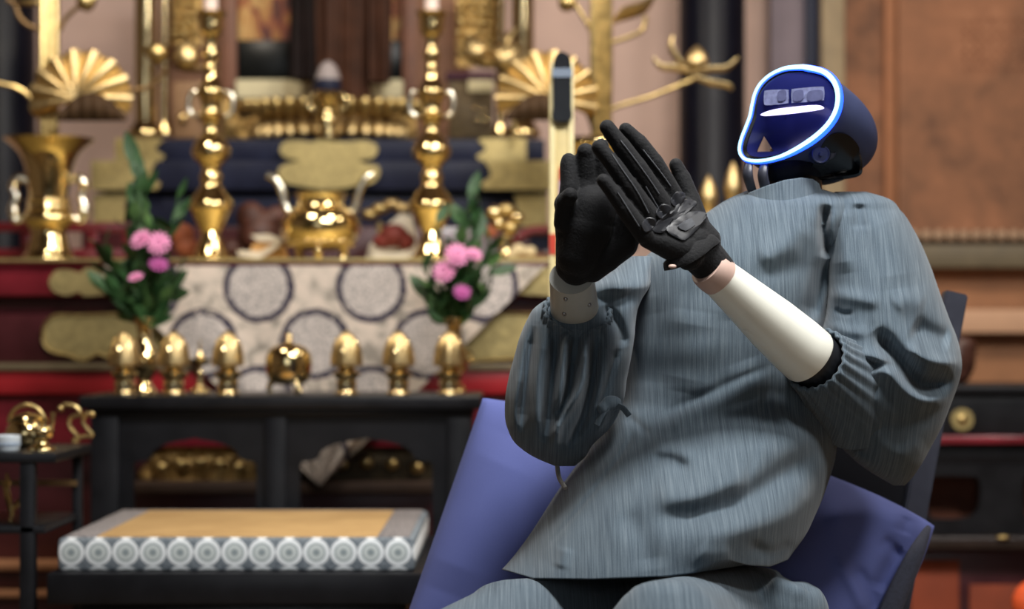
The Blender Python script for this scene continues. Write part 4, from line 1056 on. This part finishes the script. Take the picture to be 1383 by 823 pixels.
# ------------------------------------------------------------------ the robot
rob = thing('humanoid_robot', 'seated humanoid robot in grey blue monk clothes, glowing helmet and black gloves joined in prayer', 'robot', W(920, 830, 3.3))
RW = [(256, 1012, 1112, 3.36, .06, .06), (268, 985, 1150, 3.36, .10, .09), (285, 958, 1160, 3.36, .125, .10), (310, 925, 1150, 3.36, .15, .11), (345, 874, 1132, 3.36, .18, .11), (400, 850, 1122, 3.36, .20, .11),
      (460, 841, 1116, 3.36, .205, .11), (520, 837, 1122, 3.36, .205, .11), (548, 830, 1130, 3.36, .215, .11), (580, 812, 1132, 3.35, .25, .11), (620, 785, 1128, 3.34, .30, .11), (660, 756, 1116, 3.31, .315, .12), (700, 729, 1102, 3.28, .325, .12), (740, 701, 1086, 3.24, .31, .12), (772, 678, 1064, 3.19, .27, .1)]
hem = ([660, 676, 720, 800, 900, 935, 955, 985, 1010, 1040, 1064, 1100], [765, 769, 782, 783, 779, 775, 761, 757, 764, 766, 757, 745])
def hemwarp(PX, PYv):
    h = np.interp(PX, hem[0], hem[1]); v = np.clip((PYv-660)/(772-660), 0, 1)**1.5
    return PYv+(h-772)*v
TS = [([(1116, 276), (1113, 310), (1119, 350)], 7, -.030), ([(1118, 350), (1106, 395), (1092, 430)], 12, -.022), ([(1090, 300), (1060, 330), (1030, 360)], 16, .006),
      ([(1100, 362), (1055, 366), (1015, 376)], 14, -.003), ([(1085, 335), (1020, 345)], 16, .004),
      ([(1040, 507), (960, 548), (885, 582)], 13, .009), ([(1036, 497), (955, 536), (882, 570)], 9, -.006),
      ([(846, 562), (862, 575), (876, 588)], 6, -.007), ([(838, 560), (852, 590), (820, 640), (780, 690), (738, 740)], 3, -.004),
      ([(1042, 512), (1026, 580), (1008, 660)], 3.5, -.003),
      ([(880, 622), (905, 622), (930, 636)], 9, -.008), ([(880, 606), (910, 606), (940, 618)], 12, .006),
      ([(888, 702), (940, 695), (1000, 676), (1060, 640), (1110, 606)], 17, -.016), ([(930, 728), (1000, 716), (1070, 690), (1110, 650)], 20, .012),
      ([(880, 660), (920, 672), (960, 664), (1010, 640)], 22, .012), ([(1010, 600), (1050, 596), (1100, 580)], 20, .006), ([(840, 690), (870, 730), (880, 770)], 18, -.006), ([(800, 640), (770, 700), (740, 760)], 22, .005),
      ([(1010, 735), (1040, 748), (1075, 735)], 10, -.008), ([(940, 745), (962, 752), (990, 748)], 16, .008), ([(755, 768), (765, 740)], 8, .005),
      ([(940, 420), (930, 480), (920, 530)], 30, .005), ([(880, 400), (890, 470), (880, 540)], 26, -.004), ([(1000, 420), (1000, 470), (1010, 500)], 24, -.005), ([(1040, 520), (1070, 560), (1120, 580)], 12, -.006)]
tun = obj('tunic', rowloft(RW, 250, 220, TS, hemwarp, .006, 3, .85), TUNIC, rob, angle=180)
# collar band
CW = [(250, 1003, 1110, 3.35, .085, .06), (262, 1000, 1112, 3.35, .09, .065), (280, 992, 1118, 3.35, .10, .07), (304, 975, 1126, 3.35, .125, .08)]
def collarwarp(PX, PYv):
    top = np.interp(PX, [1000, 1012, 1035, 1060, 1082, 1098, 1112], [268, 260, 251, 243, 240, 242, 252]); v = np.clip((304-PYv)/54, 0, 1)
    return PYv+(top-250)*v
obj('collar', rowloft(CW, 30, 120, [([(985, 300), (1040, 284), (1110, 272)], 3, -.003)], collarwarp, .002, 5), TUNIC, rob, angle=180)
# sleeves
SR = [(259, 1128, 1170, 3.38, .04, .05), (266, 1116, 1194, 3.38, .075, .07), (285, 1110, 1217, 3.38, .10, .08), (310, 1110, 1234, 3.375, .115, .08), (345, 1112, 1251, 3.37, .13, .08), (400, 1116, 1271, 3.35, .145, .08), (430, 1113, 1282, 3.34, .15, .09), (455, 1106, 1292, 3.33, .155, .09),
      (478, 1099, 1298, 3.32, .155, .09), (500, 1091, 1299, 3.31, .155, .09), (520, 1088, 1294, 3.31, .15, .09), (545, 1097, 1285, 3.31, .145, .09), (575, 1114, 1273, 3.31, .13, .09), (605, 1138, 1257, 3.32, .11, .08), (630, 1165, 1243, 3.32, .085, .07), (648, 1193, 1230, 3.33, .05, .05), (656, 1207, 1222, 3.33, .015, .015)]
SS = [([(1180, 446), (1212, 486), (1246, 520), (1290, 512)], 13, -.030), ([(1232, 440), (1258, 452), (1284, 460)], 15, -.020), ([(1222, 468), (1256, 486), (1294, 492)], 9, .014), ([(1178, 468), (1210, 512), (1248, 540), (1288, 534)], 11, .015),
      ([(1128, 482), (1160, 492), (1196, 494), (1212, 500)], 6, -.013), ([(1122, 470), (1160, 478), (1190, 482)], 7, .007), ([(1110, 500), (1140, 516), (1180, 524)], 5.5, -.012), ([(1104, 510), (1140, 530), (1180, 540)], 6, .008), ([(1098, 526), (1130, 552), (1170, 574)], 6, -.009),
      ([(1096, 536), (1126, 566), (1160, 596)], 6, .006), ([(1104, 548), (1140, 590), (1180, 620)], 6, -.006), ([(1126, 418), (1140, 424), (1152, 422)], 4, -.005), ([(1120, 398), (1150, 402), (1190, 410)], 10, .007), ([(1118, 436), (1140, 446), (1172, 450)], 8, .006),
      ([(1142, 275), (1136, 320), (1142, 370)], 14, .008), ([(1185, 285), (1205, 330), (1215, 390)], 24, .006), ([(1160, 275), (1162, 310)], 9, -.006), ([(1180, 600), (1215, 612), (1250, 600)], 12, .006), ([(1150, 560), (1210, 575), (1270, 560)], 14, -.005), ([(1205, 415), (1225, 405), (1250, 412)], 14, .006)]
obj('sleeve', rowloft(SR, 230, 180, SS, None, .005, 8, .8), SLEEVE, rob, angle=180)
SL = [(346, 850, 885, 3.32, .05, .05), (368, 824, 880, 3.28, .08, .07), (388, 790, 877, 3.24, .10, .08), (404, 740, 867, 3.21, .075, .08), (416, 722, 862, 3.2, .085, .09), (432, 712, 859, 3.2, .10, .09), (455, 702, 857, 3.2, .115, .09), (480, 695, 853, 3.2, .12, .09), (510, 687, 847, 3.2, .125, .09), (545, 682, 841, 3.2, .125, .09), (578, 685, 824, 3.2, .115, .09), (602, 699, 800, 3.2, .09, .08), (620, 726, 788, 3.2, .05, .06), (630, 750, 776, 3.2, .02, .03)]
SLS = [([(722, 440), (712, 500), (703, 585)], 6, -.012), ([(736, 446), (726, 520), (726, 596)], 8, .009), ([(752, 452), (745, 520), (738, 590)], 6, -.013), ([(766, 452), (760, 500), (754, 560)], 6, .010), ([(778, 455), (772, 500), (768, 530), (752, 575)], 6, -.016), ([(792, 452), (790, 500), (782, 530), (755, 572), (748, 615)], 6, .015),
       ([(805, 455), (800, 510), (790, 560), (768, 605)], 8, -.014), ([(820, 450), (812, 520), (800, 570)], 8, .006), ([(815, 412), (835, 440), (842, 470)], 8, -.010), ([(790, 380), (830, 385), (850, 396)], 12, .008), ([(705, 500), (695, 550), (700, 590)], 6, .006), ([(836, 466), (820, 520), (806, 560)], 5, -.008)]
obj('sleeve', rowloft(SL, 190, 170, SLS, None, .004, 12, .8, 2.2), SLEEVE, rob, angle=180)
# gathered cuffs (elastic rings of small ruffles)
def cuff(c0, c1, r0, r1, n, name, par):
    """sleeve end drawn together into small pleats, widening into the sleeve"""
    c0, c1 = Vector(c0), Vector(c1); d = (c1-c0); L = d.length; d.normalize(); u = d.orthogonal().normalized(); w = d.cross(u); bm = NB(); rows = []; m = n*8
    for t, r, amp in ((.10, r0-.004, .03), (0, r0-.003, .03), (-.015, r0, .035), (.0, r0+.003, .04), (.12, r0+.004, .04), (.3, r0+(r1-r0)*.3, .028), (.5, r0+(r1-r0)*.5, .014), (.7, r0+(r1-r0)*.7, .005), (1, r1, 0)):
        rows.append([bm.verts.new(c0+d*L*t+(u*math.cos(a)+w*math.sin(a))*r*(1+amp*math.sin(n*a+.5*math.sin(3*a)))) for a in (2*PI*k/m for k in range(m))])
    for A, B in zip(rows, rows[1:]):
        for k in range(m): bm.faces.new((A[k], A[(k+1) % m], B[(k+1) % m], B[k]))
    return obj(name, bm, SLEEVE, par, angle=180)
EL, WR = W(1094, 482, 3.135), W(962, 366, 3.03)
axF = (WR-EL).normalized()
cuff(W(1101, 486, 3.15), W(1165, 540, 3.26), .049, .085, 21, 'cuff', rob)
# dark elbow joint and white forearm shells
obj('elbow_joint', cone(NB(), W(1125, 505, 3.2), W(1080, 470, 3.12), .043, .043), GLOVER, rob, label='black elbow joint inside the sleeve')
def shell(p0, p1, prof, seg=48):
    p0, p1 = Vector(p0), Vector(p1); d = p1-p0; L = d.length; d.normalize(); u = d.orthogonal().normalized(); w = d.cross(u); bm = NB(); rings = []
    for t, r in prof: rings.append([bm.verts.new(p0+d*L*t+(u*math.cos(2*PI*k/seg)+w*math.sin(2*PI*k/seg))*r) for k in range(seg)])
    for A, B in zip(rings, rings[1:]):
        for k in range(seg): bm.faces.new((A[k], A[(k+1) % seg], B[(k+1) % seg], B[k]))
    bm.faces.new(rings[0][::-1]); bm.faces.new(rings[-1]); return bm
fa = obj('forearm', shell(W(1094, 483, 3.13), W(966, 370, 3.035), [(0, .040), (0, .0445), (.02, .046), (.15, .0455), (.4, .042), (.7, .035), (.93, .030), (1, .0295), (1, .02)]), SHELLW, rob, angle=30, label='white tapered forearm shell on the right of the picture')
obj('wrist_ring', shell(W(972, 375, 3.04), W(955, 360, 3.027), [(0, .026), (0, .0305), (.3, .0315), (.8, .031), (1, .029), (1, .02)]), PINKR, fa, label='pinkish wrist ring')
fb = obj('forearm', shell(W(783, 492, 3.235), W(772, 374, 3.065), [(0, .040), (.1, .042), (.5, .038), (.9, .034), (1, .033), (1, .02)]), plain('grey_white_robot_plastic', lin(186, 188, 182), .35, 0, .04, 20), rob, angle=30, label='pale forearm shell half inside the sleeve')
for x, y in ((764, 404), (762, 424), (796, 412)):
    obj('screw', ball(NB(), hit(fb, x, y, .001) or W(x, y, 3.05), .0035, .003, .0035, 10), plain('steel_screw', (.35, .35, .36), .3, .9, .05, 20), fb)
cuff(W(780, 420, 3.125), W(772, 500, 3.20), .049, .085, 23, 'cuff', rob)
# gloves: each one continuous skin with five fingers
def glove(parts, vox, name, par, smooth=4):
    bm = NB()
    for ch_ in parts:
        for a, b in zip(ch_, ch_[1:]):
            cone(bm, W(a[0], a[1], a[2]), W(b[0], b[1], b[2]), a[3]*a[2]/F, b[3]*b[2]/F, 20)
    return obj(name, remeshed(bm, vox, smooth, .45), GLOVE, par, angle=180)
g1 = glove([[(966, 364, 3.035, 27), (935, 330, 3.022, 30), (905, 300, 3.015, 24)], [(948, 325, 3.03, 26), (918, 285, 3.025, 20)], [(930, 340, 3.01, 26), (885, 315, 2.99, 18)], [(915, 335, 3.0, 24), (875, 322, 2.98, 14)],
            [(915, 275, 3.02, 15), (883, 219, 3.005, 13), (862, 192, 3.0, 12), (845, 175, 2.995, 9.5)],
            [(899, 284, 3.0, 15), (860, 225, 2.982, 13.5), (838, 196, 2.976, 12.5), (820, 172, 2.972, 10.5)],
            [(883, 300, 2.985, 14.5), (848, 250, 2.967, 13), (828, 222, 2.962, 12), (809, 199, 2.96, 10.5)],
            [(869, 316, 2.972, 14), (842, 280, 2.958, 12), (828, 260, 2.954, 11), (815, 244, 2.95, 9.5)],
            [(944, 310, 3.03, 18), (932, 268, 3.04, 13.5), (921, 240, 3.045, 12), (913, 223, 3.045, 9.5)]], .0021, 'glove', rob, 3)
g1['label'] = 'black glove with grey knuckle pads, on the right of the joined hands'
def pad(pts, t, nm, mat, par):
    """moulded slab lying on the back of the hand"""
    bm = NB(); L = rnd(pts, 4); cx_ = sum(p[0] for p in L)/len(L); cy_ = sum(p[1] for p in L)/len(L)
    sc = lambda q: [(cx_+(x-cx_)*q, cy_+(y-cy_)*q) for x, y in L]
    loops = [onto(par, sc(1.0), -.004), onto(par, sc(1.0), t*.7), onto(par, sc(.88), t), onto(par, sc(.55), t), onto(par, sc(.2), t)]
    rows = [[bm.verts.new(p) for p in lp] for lp in loops]; n = len(L)
    for A, B in zip(rows, rows[1:]):
        for k in range(n): bm.faces.new((A[k], A[(k+1) % n], B[(k+1) % n], B[k]))
    bm.faces.new(rows[-1]); bm.faces.new(rows[0][::-1]); return obj(nm, bm, mat, par, angle=35)
pad([(916, 322), (900, 308), (926, 288), (950, 286), (953, 296), (929, 322)], .0045, 'knuckle_guard', GLOVER, g1)
pad([(922, 312), (915, 306), (932, 295), (944, 294), (946, 298), (930, 311)], .0075, 'guard_plate', PIPING, g1)
pad([(893, 315), (882, 306), (922, 270), (936, 270), (939, 278), (906, 306)], .0035, 'knuckle_guard', GLOVER, g1)
for x, y in ((877, 302), (897, 284), (917, 267)):
    pad([(x-11, y+3), (x-3, y-8), (x+9, y-5), (x+5, y+7), (x-5, y+12)], .005, 'knuckle_pad', GLOVER, g1)
# piping along the fingers and the wrist strap
for pts in ([(890, 262), (874, 238), (852, 208), (838, 190)], [(876, 288), (860, 258), (838, 226), (826, 208)], [(863, 306), (848, 282), (834, 260)], [(906, 252), (890, 230), (868, 202)], [(898, 296), (886, 276), (872, 252)]):
    obj('piping', tube_(spline(onto(g1, [tuple(p)[:2] for p in spline([(a, b, 0) for a, b in pts], 3)], .0003), 2), .0012, seg=6), PIPING, g1)
strap = onto(g1, [(966, 322), (955, 328), (944, 336), (930, 345), (916, 352), (904, 357)], .001, 3.0)
obj('wrist_strap', tube_(spline([strap[0]+Vector((.004, .03, .003))]+strap+[strap[-1]+Vector((-.006, .02, -.003))], 6), [.006, .010, .012, .012, .010, .006], seg=14, flat=.22), GLOVE, g1)
tg = hit(g1, 908, 360, .004) or W(908, 360, 2.97)
obj('strap_tag', ball(NB(), tg, .006, .003, .003, 10), PINKR, g1, label='small pale tag on the strap')
g2 = glove([[(778, 364, 3.06, 23), (782, 345, 3.05, 32), (792, 310, 3.045, 36), (798, 285, 3.045, 34)], [(771, 360, 3.06, 21), (774, 330, 3.05, 24), (770, 292, 3.045, 22), (765, 276, 3.04, 17)], [(800, 360, 3.055, 22), (842, 330, 3.05, 20), (850, 300, 3.05, 22)], [(792, 366, 3.06, 14), (820, 350, 3.05, 18)],
            [(768, 290, 3.04, 17), (769, 252, 3.04, 13), (768, 222, 3.045, 12), (768, 217, 3.045, 10.5)],
            [(790, 290, 3.045, 17), (791, 245, 3.05, 15), (791, 214, 3.045, 14), (791, 205, 3.04, 12)],
            [(812, 285, 3.05, 17), (812, 240, 3.055, 14), (810, 210, 3.05, 13), (812, 198, 3.05, 11)],
            [(832, 285, 3.055, 16), (836, 240, 3.06, 13), (838, 212, 3.06, 11)],
            [(762, 300, 3.03, 15), (764, 272, 3.015, 13), (770, 264, 3.005, 11)]], .0022, 'glove', rob, 4)
g2['label'] = 'black glove seen from the palm side, on the left of the joined hands'
# tie knot and grey cord at the waist
kn = obj('tie_knot', remeshed(ball(ball(NB(), W(826, 545, 3.095), .016, .014, .012), W(815, 552, 3.09), .010, .012, .010), .003, 3), TUNIC, rob, label='knotted tie at the waist')
for pts in ([(820, 550), (812, 562), (806, 574)], [(834, 548), (842, 552), (850, 562)]):
    obj('tie_end', tube_(spline([W(x, y, 3.085) for x, y in pts], 4), .006, flat=.4), TUNIC, kn)
obj('grey_cord', tube_(spline([W(752, 624, 3.2), W(755, 645, 3.16), W(764, 660, 3.14)], 5), .0035), plain('grey_cord', lin(150, 146, 140), .7, 0, .05, 30), rob)
# trousers with shins and feet
bm = NB()
hipL, kneeL, ankL = W(850, 860, 3.30), Vector((-.05, 2.86, .47)), Vector((-.06, 2.80, .09))
for ch_ in ([(W(1030, 848, 3.36), .10), (W(1000, 846, 3.22), .095), (W(930, 860, 3.0), .09), (W(900, 876, 2.74), .088), (Vector((.20, 2.80, .28)), .07), (Vector((.19, 2.9, .1)), .055)],
            [(W(880, 856, 3.36), .10), (W(800, 850, 3.22), .085), (W(690, 862, 2.98), .085), (W(615, 905, 2.80), .082), (Vector((-.06, 2.84, .28)), .065), (Vector((-.05, 2.9, .1)), .052)],
            [(W(1075, 820, 3.3), .05), (W(1070, 828, 3.1), .055)]):
    for (a, ra), (b, rb_) in zip(ch_, ch_[1:]): cone(bm, a, b, ra, rb_, 24)
bm = remeshed(bm, .006, 5)
co = np.array([v.co[:] for v in bm.verts]); ppx = co[:, 0]/co[:, 1]*F+CX; ppy = HY-(co[:, 2]-EYE)/co[:, 1]*F
hh = folds(ppx, ppy, [([(1050, 768), (1085, 785), (1105, 800)], 8, -.008), ([(1040, 785), (1090, 805)], 9, .006), ([(800, 800), (840, 790), (850, 800)], 7, -.006), ([(830, 800), (900, 796), (1000, 800)], 14, .004)])+.003*wrinkle(ppx, ppy, 21)
for v, h in zip(bm.verts, hh): v.co += v.normal*float(h)
obj('trousers', bm, TROUS, rob, angle=180)
for X in (.19, -.05):
    obj('foot', remeshed(cone(cone(NB(), (X, 2.93, .045), (X, 2.80, .035), .042, .034), (X, 2.91, .1), (X, 2.93, .06), .04, .045), .005, 3), GLOVER, rob)

# ------------------------------------------------------------------ the helmet
HYc = 3.28
ring_px = [(1085, 91), (1062, 93), (1043, 101), (1029, 113), (1021, 127), (1017, 143), (1014, 158), (1008, 174), (1002, 190), (1000, 204), (1005, 214), (1018, 218), (1036, 217), (1058, 211), (1082, 199), (1104, 184), (1121, 167), (1131, 148), (1133, 128), (1127, 110), (1112, 97)]
yaw = .62
rdep = lambda x, y: HYc-(x-1070)*HYc/F*math.tan(yaw)*.75-(y-150)*.00018
RP = [Vector(p) for p in spline([W(x, y, rdep(x, y)) for x, y in ring_px+ring_px[:1]], 6)][:-1]
NR = len(RP); RC = sum(RP, Vector())/NR
BK = W(1158, 211, 3.40)-W(1070, 150, HYc)
hd = obj('head', remeshed(cone(ball(NB(), W(1085, 205, 3.34), .05, .05, .04), W(1075, 212, 3.34), W(1068, 275, 3.35), .044, .05), .004, 3), HELMB, rob, label='black neck and inner head of the helmet')
def hp(i, a, k=1.0):
    c, s = math.cos(a)**.72 if a < PI/2-.001 else 0, math.sin(a)**.85
    return RC+(RP[i % NR]-RC)*c*k*(1+.06*math.sin(2*a))+BK*s*k
bm = NB(); rows = []
SEG = 20
for j in range(SEG+1): rows.append([bm.verts.new(hp(i, PI/2*j/SEG)) for i in range(NR)])
for j in range(SEG):
    for i in range(NR):
        cut = (36 <= i % NR <= 72) and j > 2 and j < 14
        cut = cut or (30 <= i % NR <= 58 and 2 <= j < 17)
        if not cut: bm.faces.new((rows[j][i], rows[j][(i+1) % NR], rows[j+1][(i+1) % NR], rows[j+1][i]))
bmesh.ops.remove_doubles(bm, verts=bm.verts, dist=1e-5)
bmesh.ops.delete(bm, geom=[v for v in bm.verts if not v.link_faces], context='VERTS')
bmesh.ops.recalc_face_normals(bm, faces=bm.faces)
bmesh.ops.solidify(bm, geom=bm.faces[:], thickness=.005)
hs = obj('helmet_shell', bm, HELM, hd, angle=60, label='dark grey rounded helmet shell')
# the ring light, with an added blue band behind it imitating its glow
nrm = (W(1020, 158, HYc-.03)-W(1100, 165, HYc+.1)).normalized()
glow = obj('ring_glow_band', tube(NB(), [p+BK.normalized()*.0015 for p in RP], [.0036+.0024*max(0, min(1, (p.x-RC.x)/.05+.2)) for p in RP], 10, True), LED, hd, label='added blue band imitating the glow of the ring light')
lr = obj('ring_light', tube(NB(), [p-BK.normalized()*.0028 for p in RP], [.0024+.0016*max(0, min(1, (p.x-RC.x)/.05+.2)) for p in RP], 10, True), LEDC, hd, label='glowing blue white oval ring light around the face')
obj('rim', tube(NB(), [RC+(p-RC)*.945+BK*.03 for p in RP], .006, 8, True), HELMB, hd)
# visor: forehead bulging forward, chin piece narrowing, an open gap low on the left side
bm = NB(); FR = -BK.normalized(); vr = []
for j in range(13):
    q = 1-j/12*.985; row = []
    for i in range(NR):
        p = RC+(RP[i]-RC)*.95*q; up = max(0, (p.z-RC.z)/.06+.35)
        row.append(bm.verts.new(p+FR*(.010*(1-q*q)*min(up, 1.2))+BK*(.02+.16*(1-q)*max(0, min(1, .3-(p.z-RC.z)/.08)))))
    vr.append(row)
hole_px = [(1022, 206), (1032, 184), (1046, 206)]
def inhole(p):
    x = p.x/p.y*F+CX; y = HY-(p.z-EYE)/p.y*F
    return 184 < y < 206.5 and 1021+abs(0)+(206-y)*.46 < x < 1047-(206-y)*.62
for j in range(12):
    for i in range(NR):
        f = (vr[j][i], vr[j][(i+1) % NR], vr[j+1][(i+1) % NR], vr[j+1][i])
        bm.faces.new(f)
bmesh.ops.remove_doubles(bm, verts=bm.verts, dist=1e-6)
hp3 = [W(x, y, rdep(x, y)) for x, y in hole_px]; hc = sum(hp3, Vector())/3; view = (hc-Vector((0, 0, EYE))).normalized()
near = lambda: [e for e in bm.faces if (e.calc_center_median()-hc).length < .045]
pl = []
for a, b in zip(hp3, hp3[1:]+hp3[:1]):
    n = (b-a).cross(view).normalized(); n = n if (hc-a).dot(n) > 0 else -n; pl.append((a, n))
    fs = near(); geo = fs+list({e for f in fs for e in f.edges})+list({v for f in fs for v in f.verts})
    bmesh.ops.bisect_plane(bm, geom=geo, plane_co=a, plane_no=n, dist=1e-6)
bmesh.ops.delete(bm, geom=[f for f in near() if all((f.calc_center_median()-a).dot(n) > 0 for a, n in pl)], context='FACES')
bmesh.ops.recalc_face_normals(bm, faces=bm.faces); bmesh.ops.solidify(bm, geom=bm.faces[:], thickness=.0025)
vs = obj('visor', bm, VISOR, hd, angle=50, label='dark glossy blue visor')
vdep = lambda x, y: rdep(x, y)-.020
def vplate(pts, dy, t, k=1.0):
    bm = NB(); L = rnd(pts, 4); a = [bm.verts.new(W(x, y, vdep(x, y)+dy)) for x, y in L]; b = [bm.verts.new(W(x, y, vdep(x, y)+dy+t)) for x, y in L]; n = len(L)
    bm.faces.new(a); bm.faces.new(b[::-1])
    for k_ in range(n): bm.faces.new((a[k_], b[k_], b[(k_+1) % n], a[(k_+1) % n]))
    return bm
obj('sensor_window', vplate([(1032, 126), (1036, 122), (1062, 121), (1065, 124), (1065, 137), (1062, 140), (1038, 142), (1032, 140)], .0, .012), LENS, vs, smooth=False)
sw = obj('sensor_window', vplate([(1069, 123), (1073, 120), (1108, 117), (1113, 120), (1113, 133), (1109, 136), (1073, 139), (1069, 137)], .0, .012), LENS, vs, smooth=False)
for x, w in ((1101, 9), (1078, 6), (1056, 5)): obj('sensor_lens', vplate([(x-w, 124), (x+w, 122), (x+w, 134), (x-w, 136)], -.002, .006), LENSD, vs, smooth=False)
obj('light_bar', vplate([(1028, 154), (1045, 148), (1075, 144), (1104, 142), (1113, 146), (1104, 149), (1075, 153), (1045, 156), (1031, 156.5)], -.006, .014), LEDB, vs, smooth=False)
# side panel and ear disc on the near side of the shell
bm = NB()
outl = rnd([(1088, 240), (1098, 218), (1110, 192), (1122, 179), (1140, 179), (1153, 190), (1162, 208), (1165, 226), (1160, 238), (1130, 243)], 4)
cxp, cyp = 1128, 214; rings = []
for q in (1, .9, .75, .6, .45, .3, .15, .03):
    pp = onto(hs, [(cxp+(x-cxp)*q, cyp+(y-cyp)*q) for x, y in outl], .0025, 3.27)
    ys = np.array([p.y for p in pp]); ys = np.convolve(np.concatenate([ys[-6:], ys, ys[:6]]), np.ones(13)/13, 'valid')
    rings.append([bm.verts.new(W(cxp+(x-cxp)*q, cyp+(y-cyp)*q, yy)) for (x, y), yy in zip(outl, ys)])
for A, B in zip(rings, rings[1:]):
    for k in range(len(A)): bm.faces.new((A[k], A[(k+1) % len(A)], B[(k+1) % len(A)], B[k]))
bm.faces.new(rings[-1]); bmesh.ops.recalc_face_normals(bm, faces=bm.faces); bmesh.ops.solidify(bm, geom=bm.faces[:], thickness=.006)
sp_ = obj('side_panel', bm, HELMB, hd, angle=60, label='glossy black panel on the side of the helmet')
ep = min([p for p in (hit(hs, 1107, 208), hit(sp_, 1107, 208), W(1107, 208, 3.30)) if p is not None], key=lambda p: p.y)
n_ = Vector((.15, -1, -.12)).normalized()
def disc(c, n, prof):
    u = n.orthogonal().normalized(); w = n.cross(u); bm = NB(); rr = []
    for r, h in prof: rr.append([bm.verts.new(c+n*h+(u*math.cos(2*PI*k/32)+w*math.sin(2*PI*k/32))*r) for k in range(32)])
    for A, B in zip(rr, rr[1:]):
        for k in range(32): bm.faces.new((A[k], A[(k+1) % 32], B[(k+1) % 32], B[k]))
    bm.faces.new(rr[0][::-1]); bm.faces.new(rr[-1]); return bm
ed = obj('ear_disc', disc(ep, n_, [(.0165, -.012), (.0165, .005), (.015, -.004), (.015, .006), (.0135, .008), (.0115, .0065), (.004, .0065), (.003, .009)]), HELM, hd, angle=30)
obj('ear_ring', disc(ep+Vector((.012, .004, .006)), n_, [(.015, -.004), (.015, .003), (.0142, .0042), (.0135, .003)]), CHAIRM, ed, angle=30)
obj('jaw_strut', tube_(spline([W(1012, 216, rdep(1012, 216)+.01), W(1010, 236, 3.30), W(1016, 258, 3.31)], 6), [.007, .009, .008], flat=.6), CHAIRM, hd)
bm = NB()
ball(bm, W(1064, 226, 3.335), 38*3.31/F, .05, 28*3.31/F, 28); ball(bm, W(1086, 226, 3.345), 30*3.31/F, .05, 26*3.31/F, 24)
obj('jaw', remeshed(bm, .004, 8), plain('matt_black_jaw', (.005, .006, .012), .6, 0, .1, 20, spec=.12), hd)
obj('jaw_strut', tube_(spline([W(1034, 219, rdep(1034, 219)+.012), W(1030, 236, 3.29), W(1036, 262, 3.30)], 6), [.007, .009, .010], flat=.7), CHAIRM, hd)
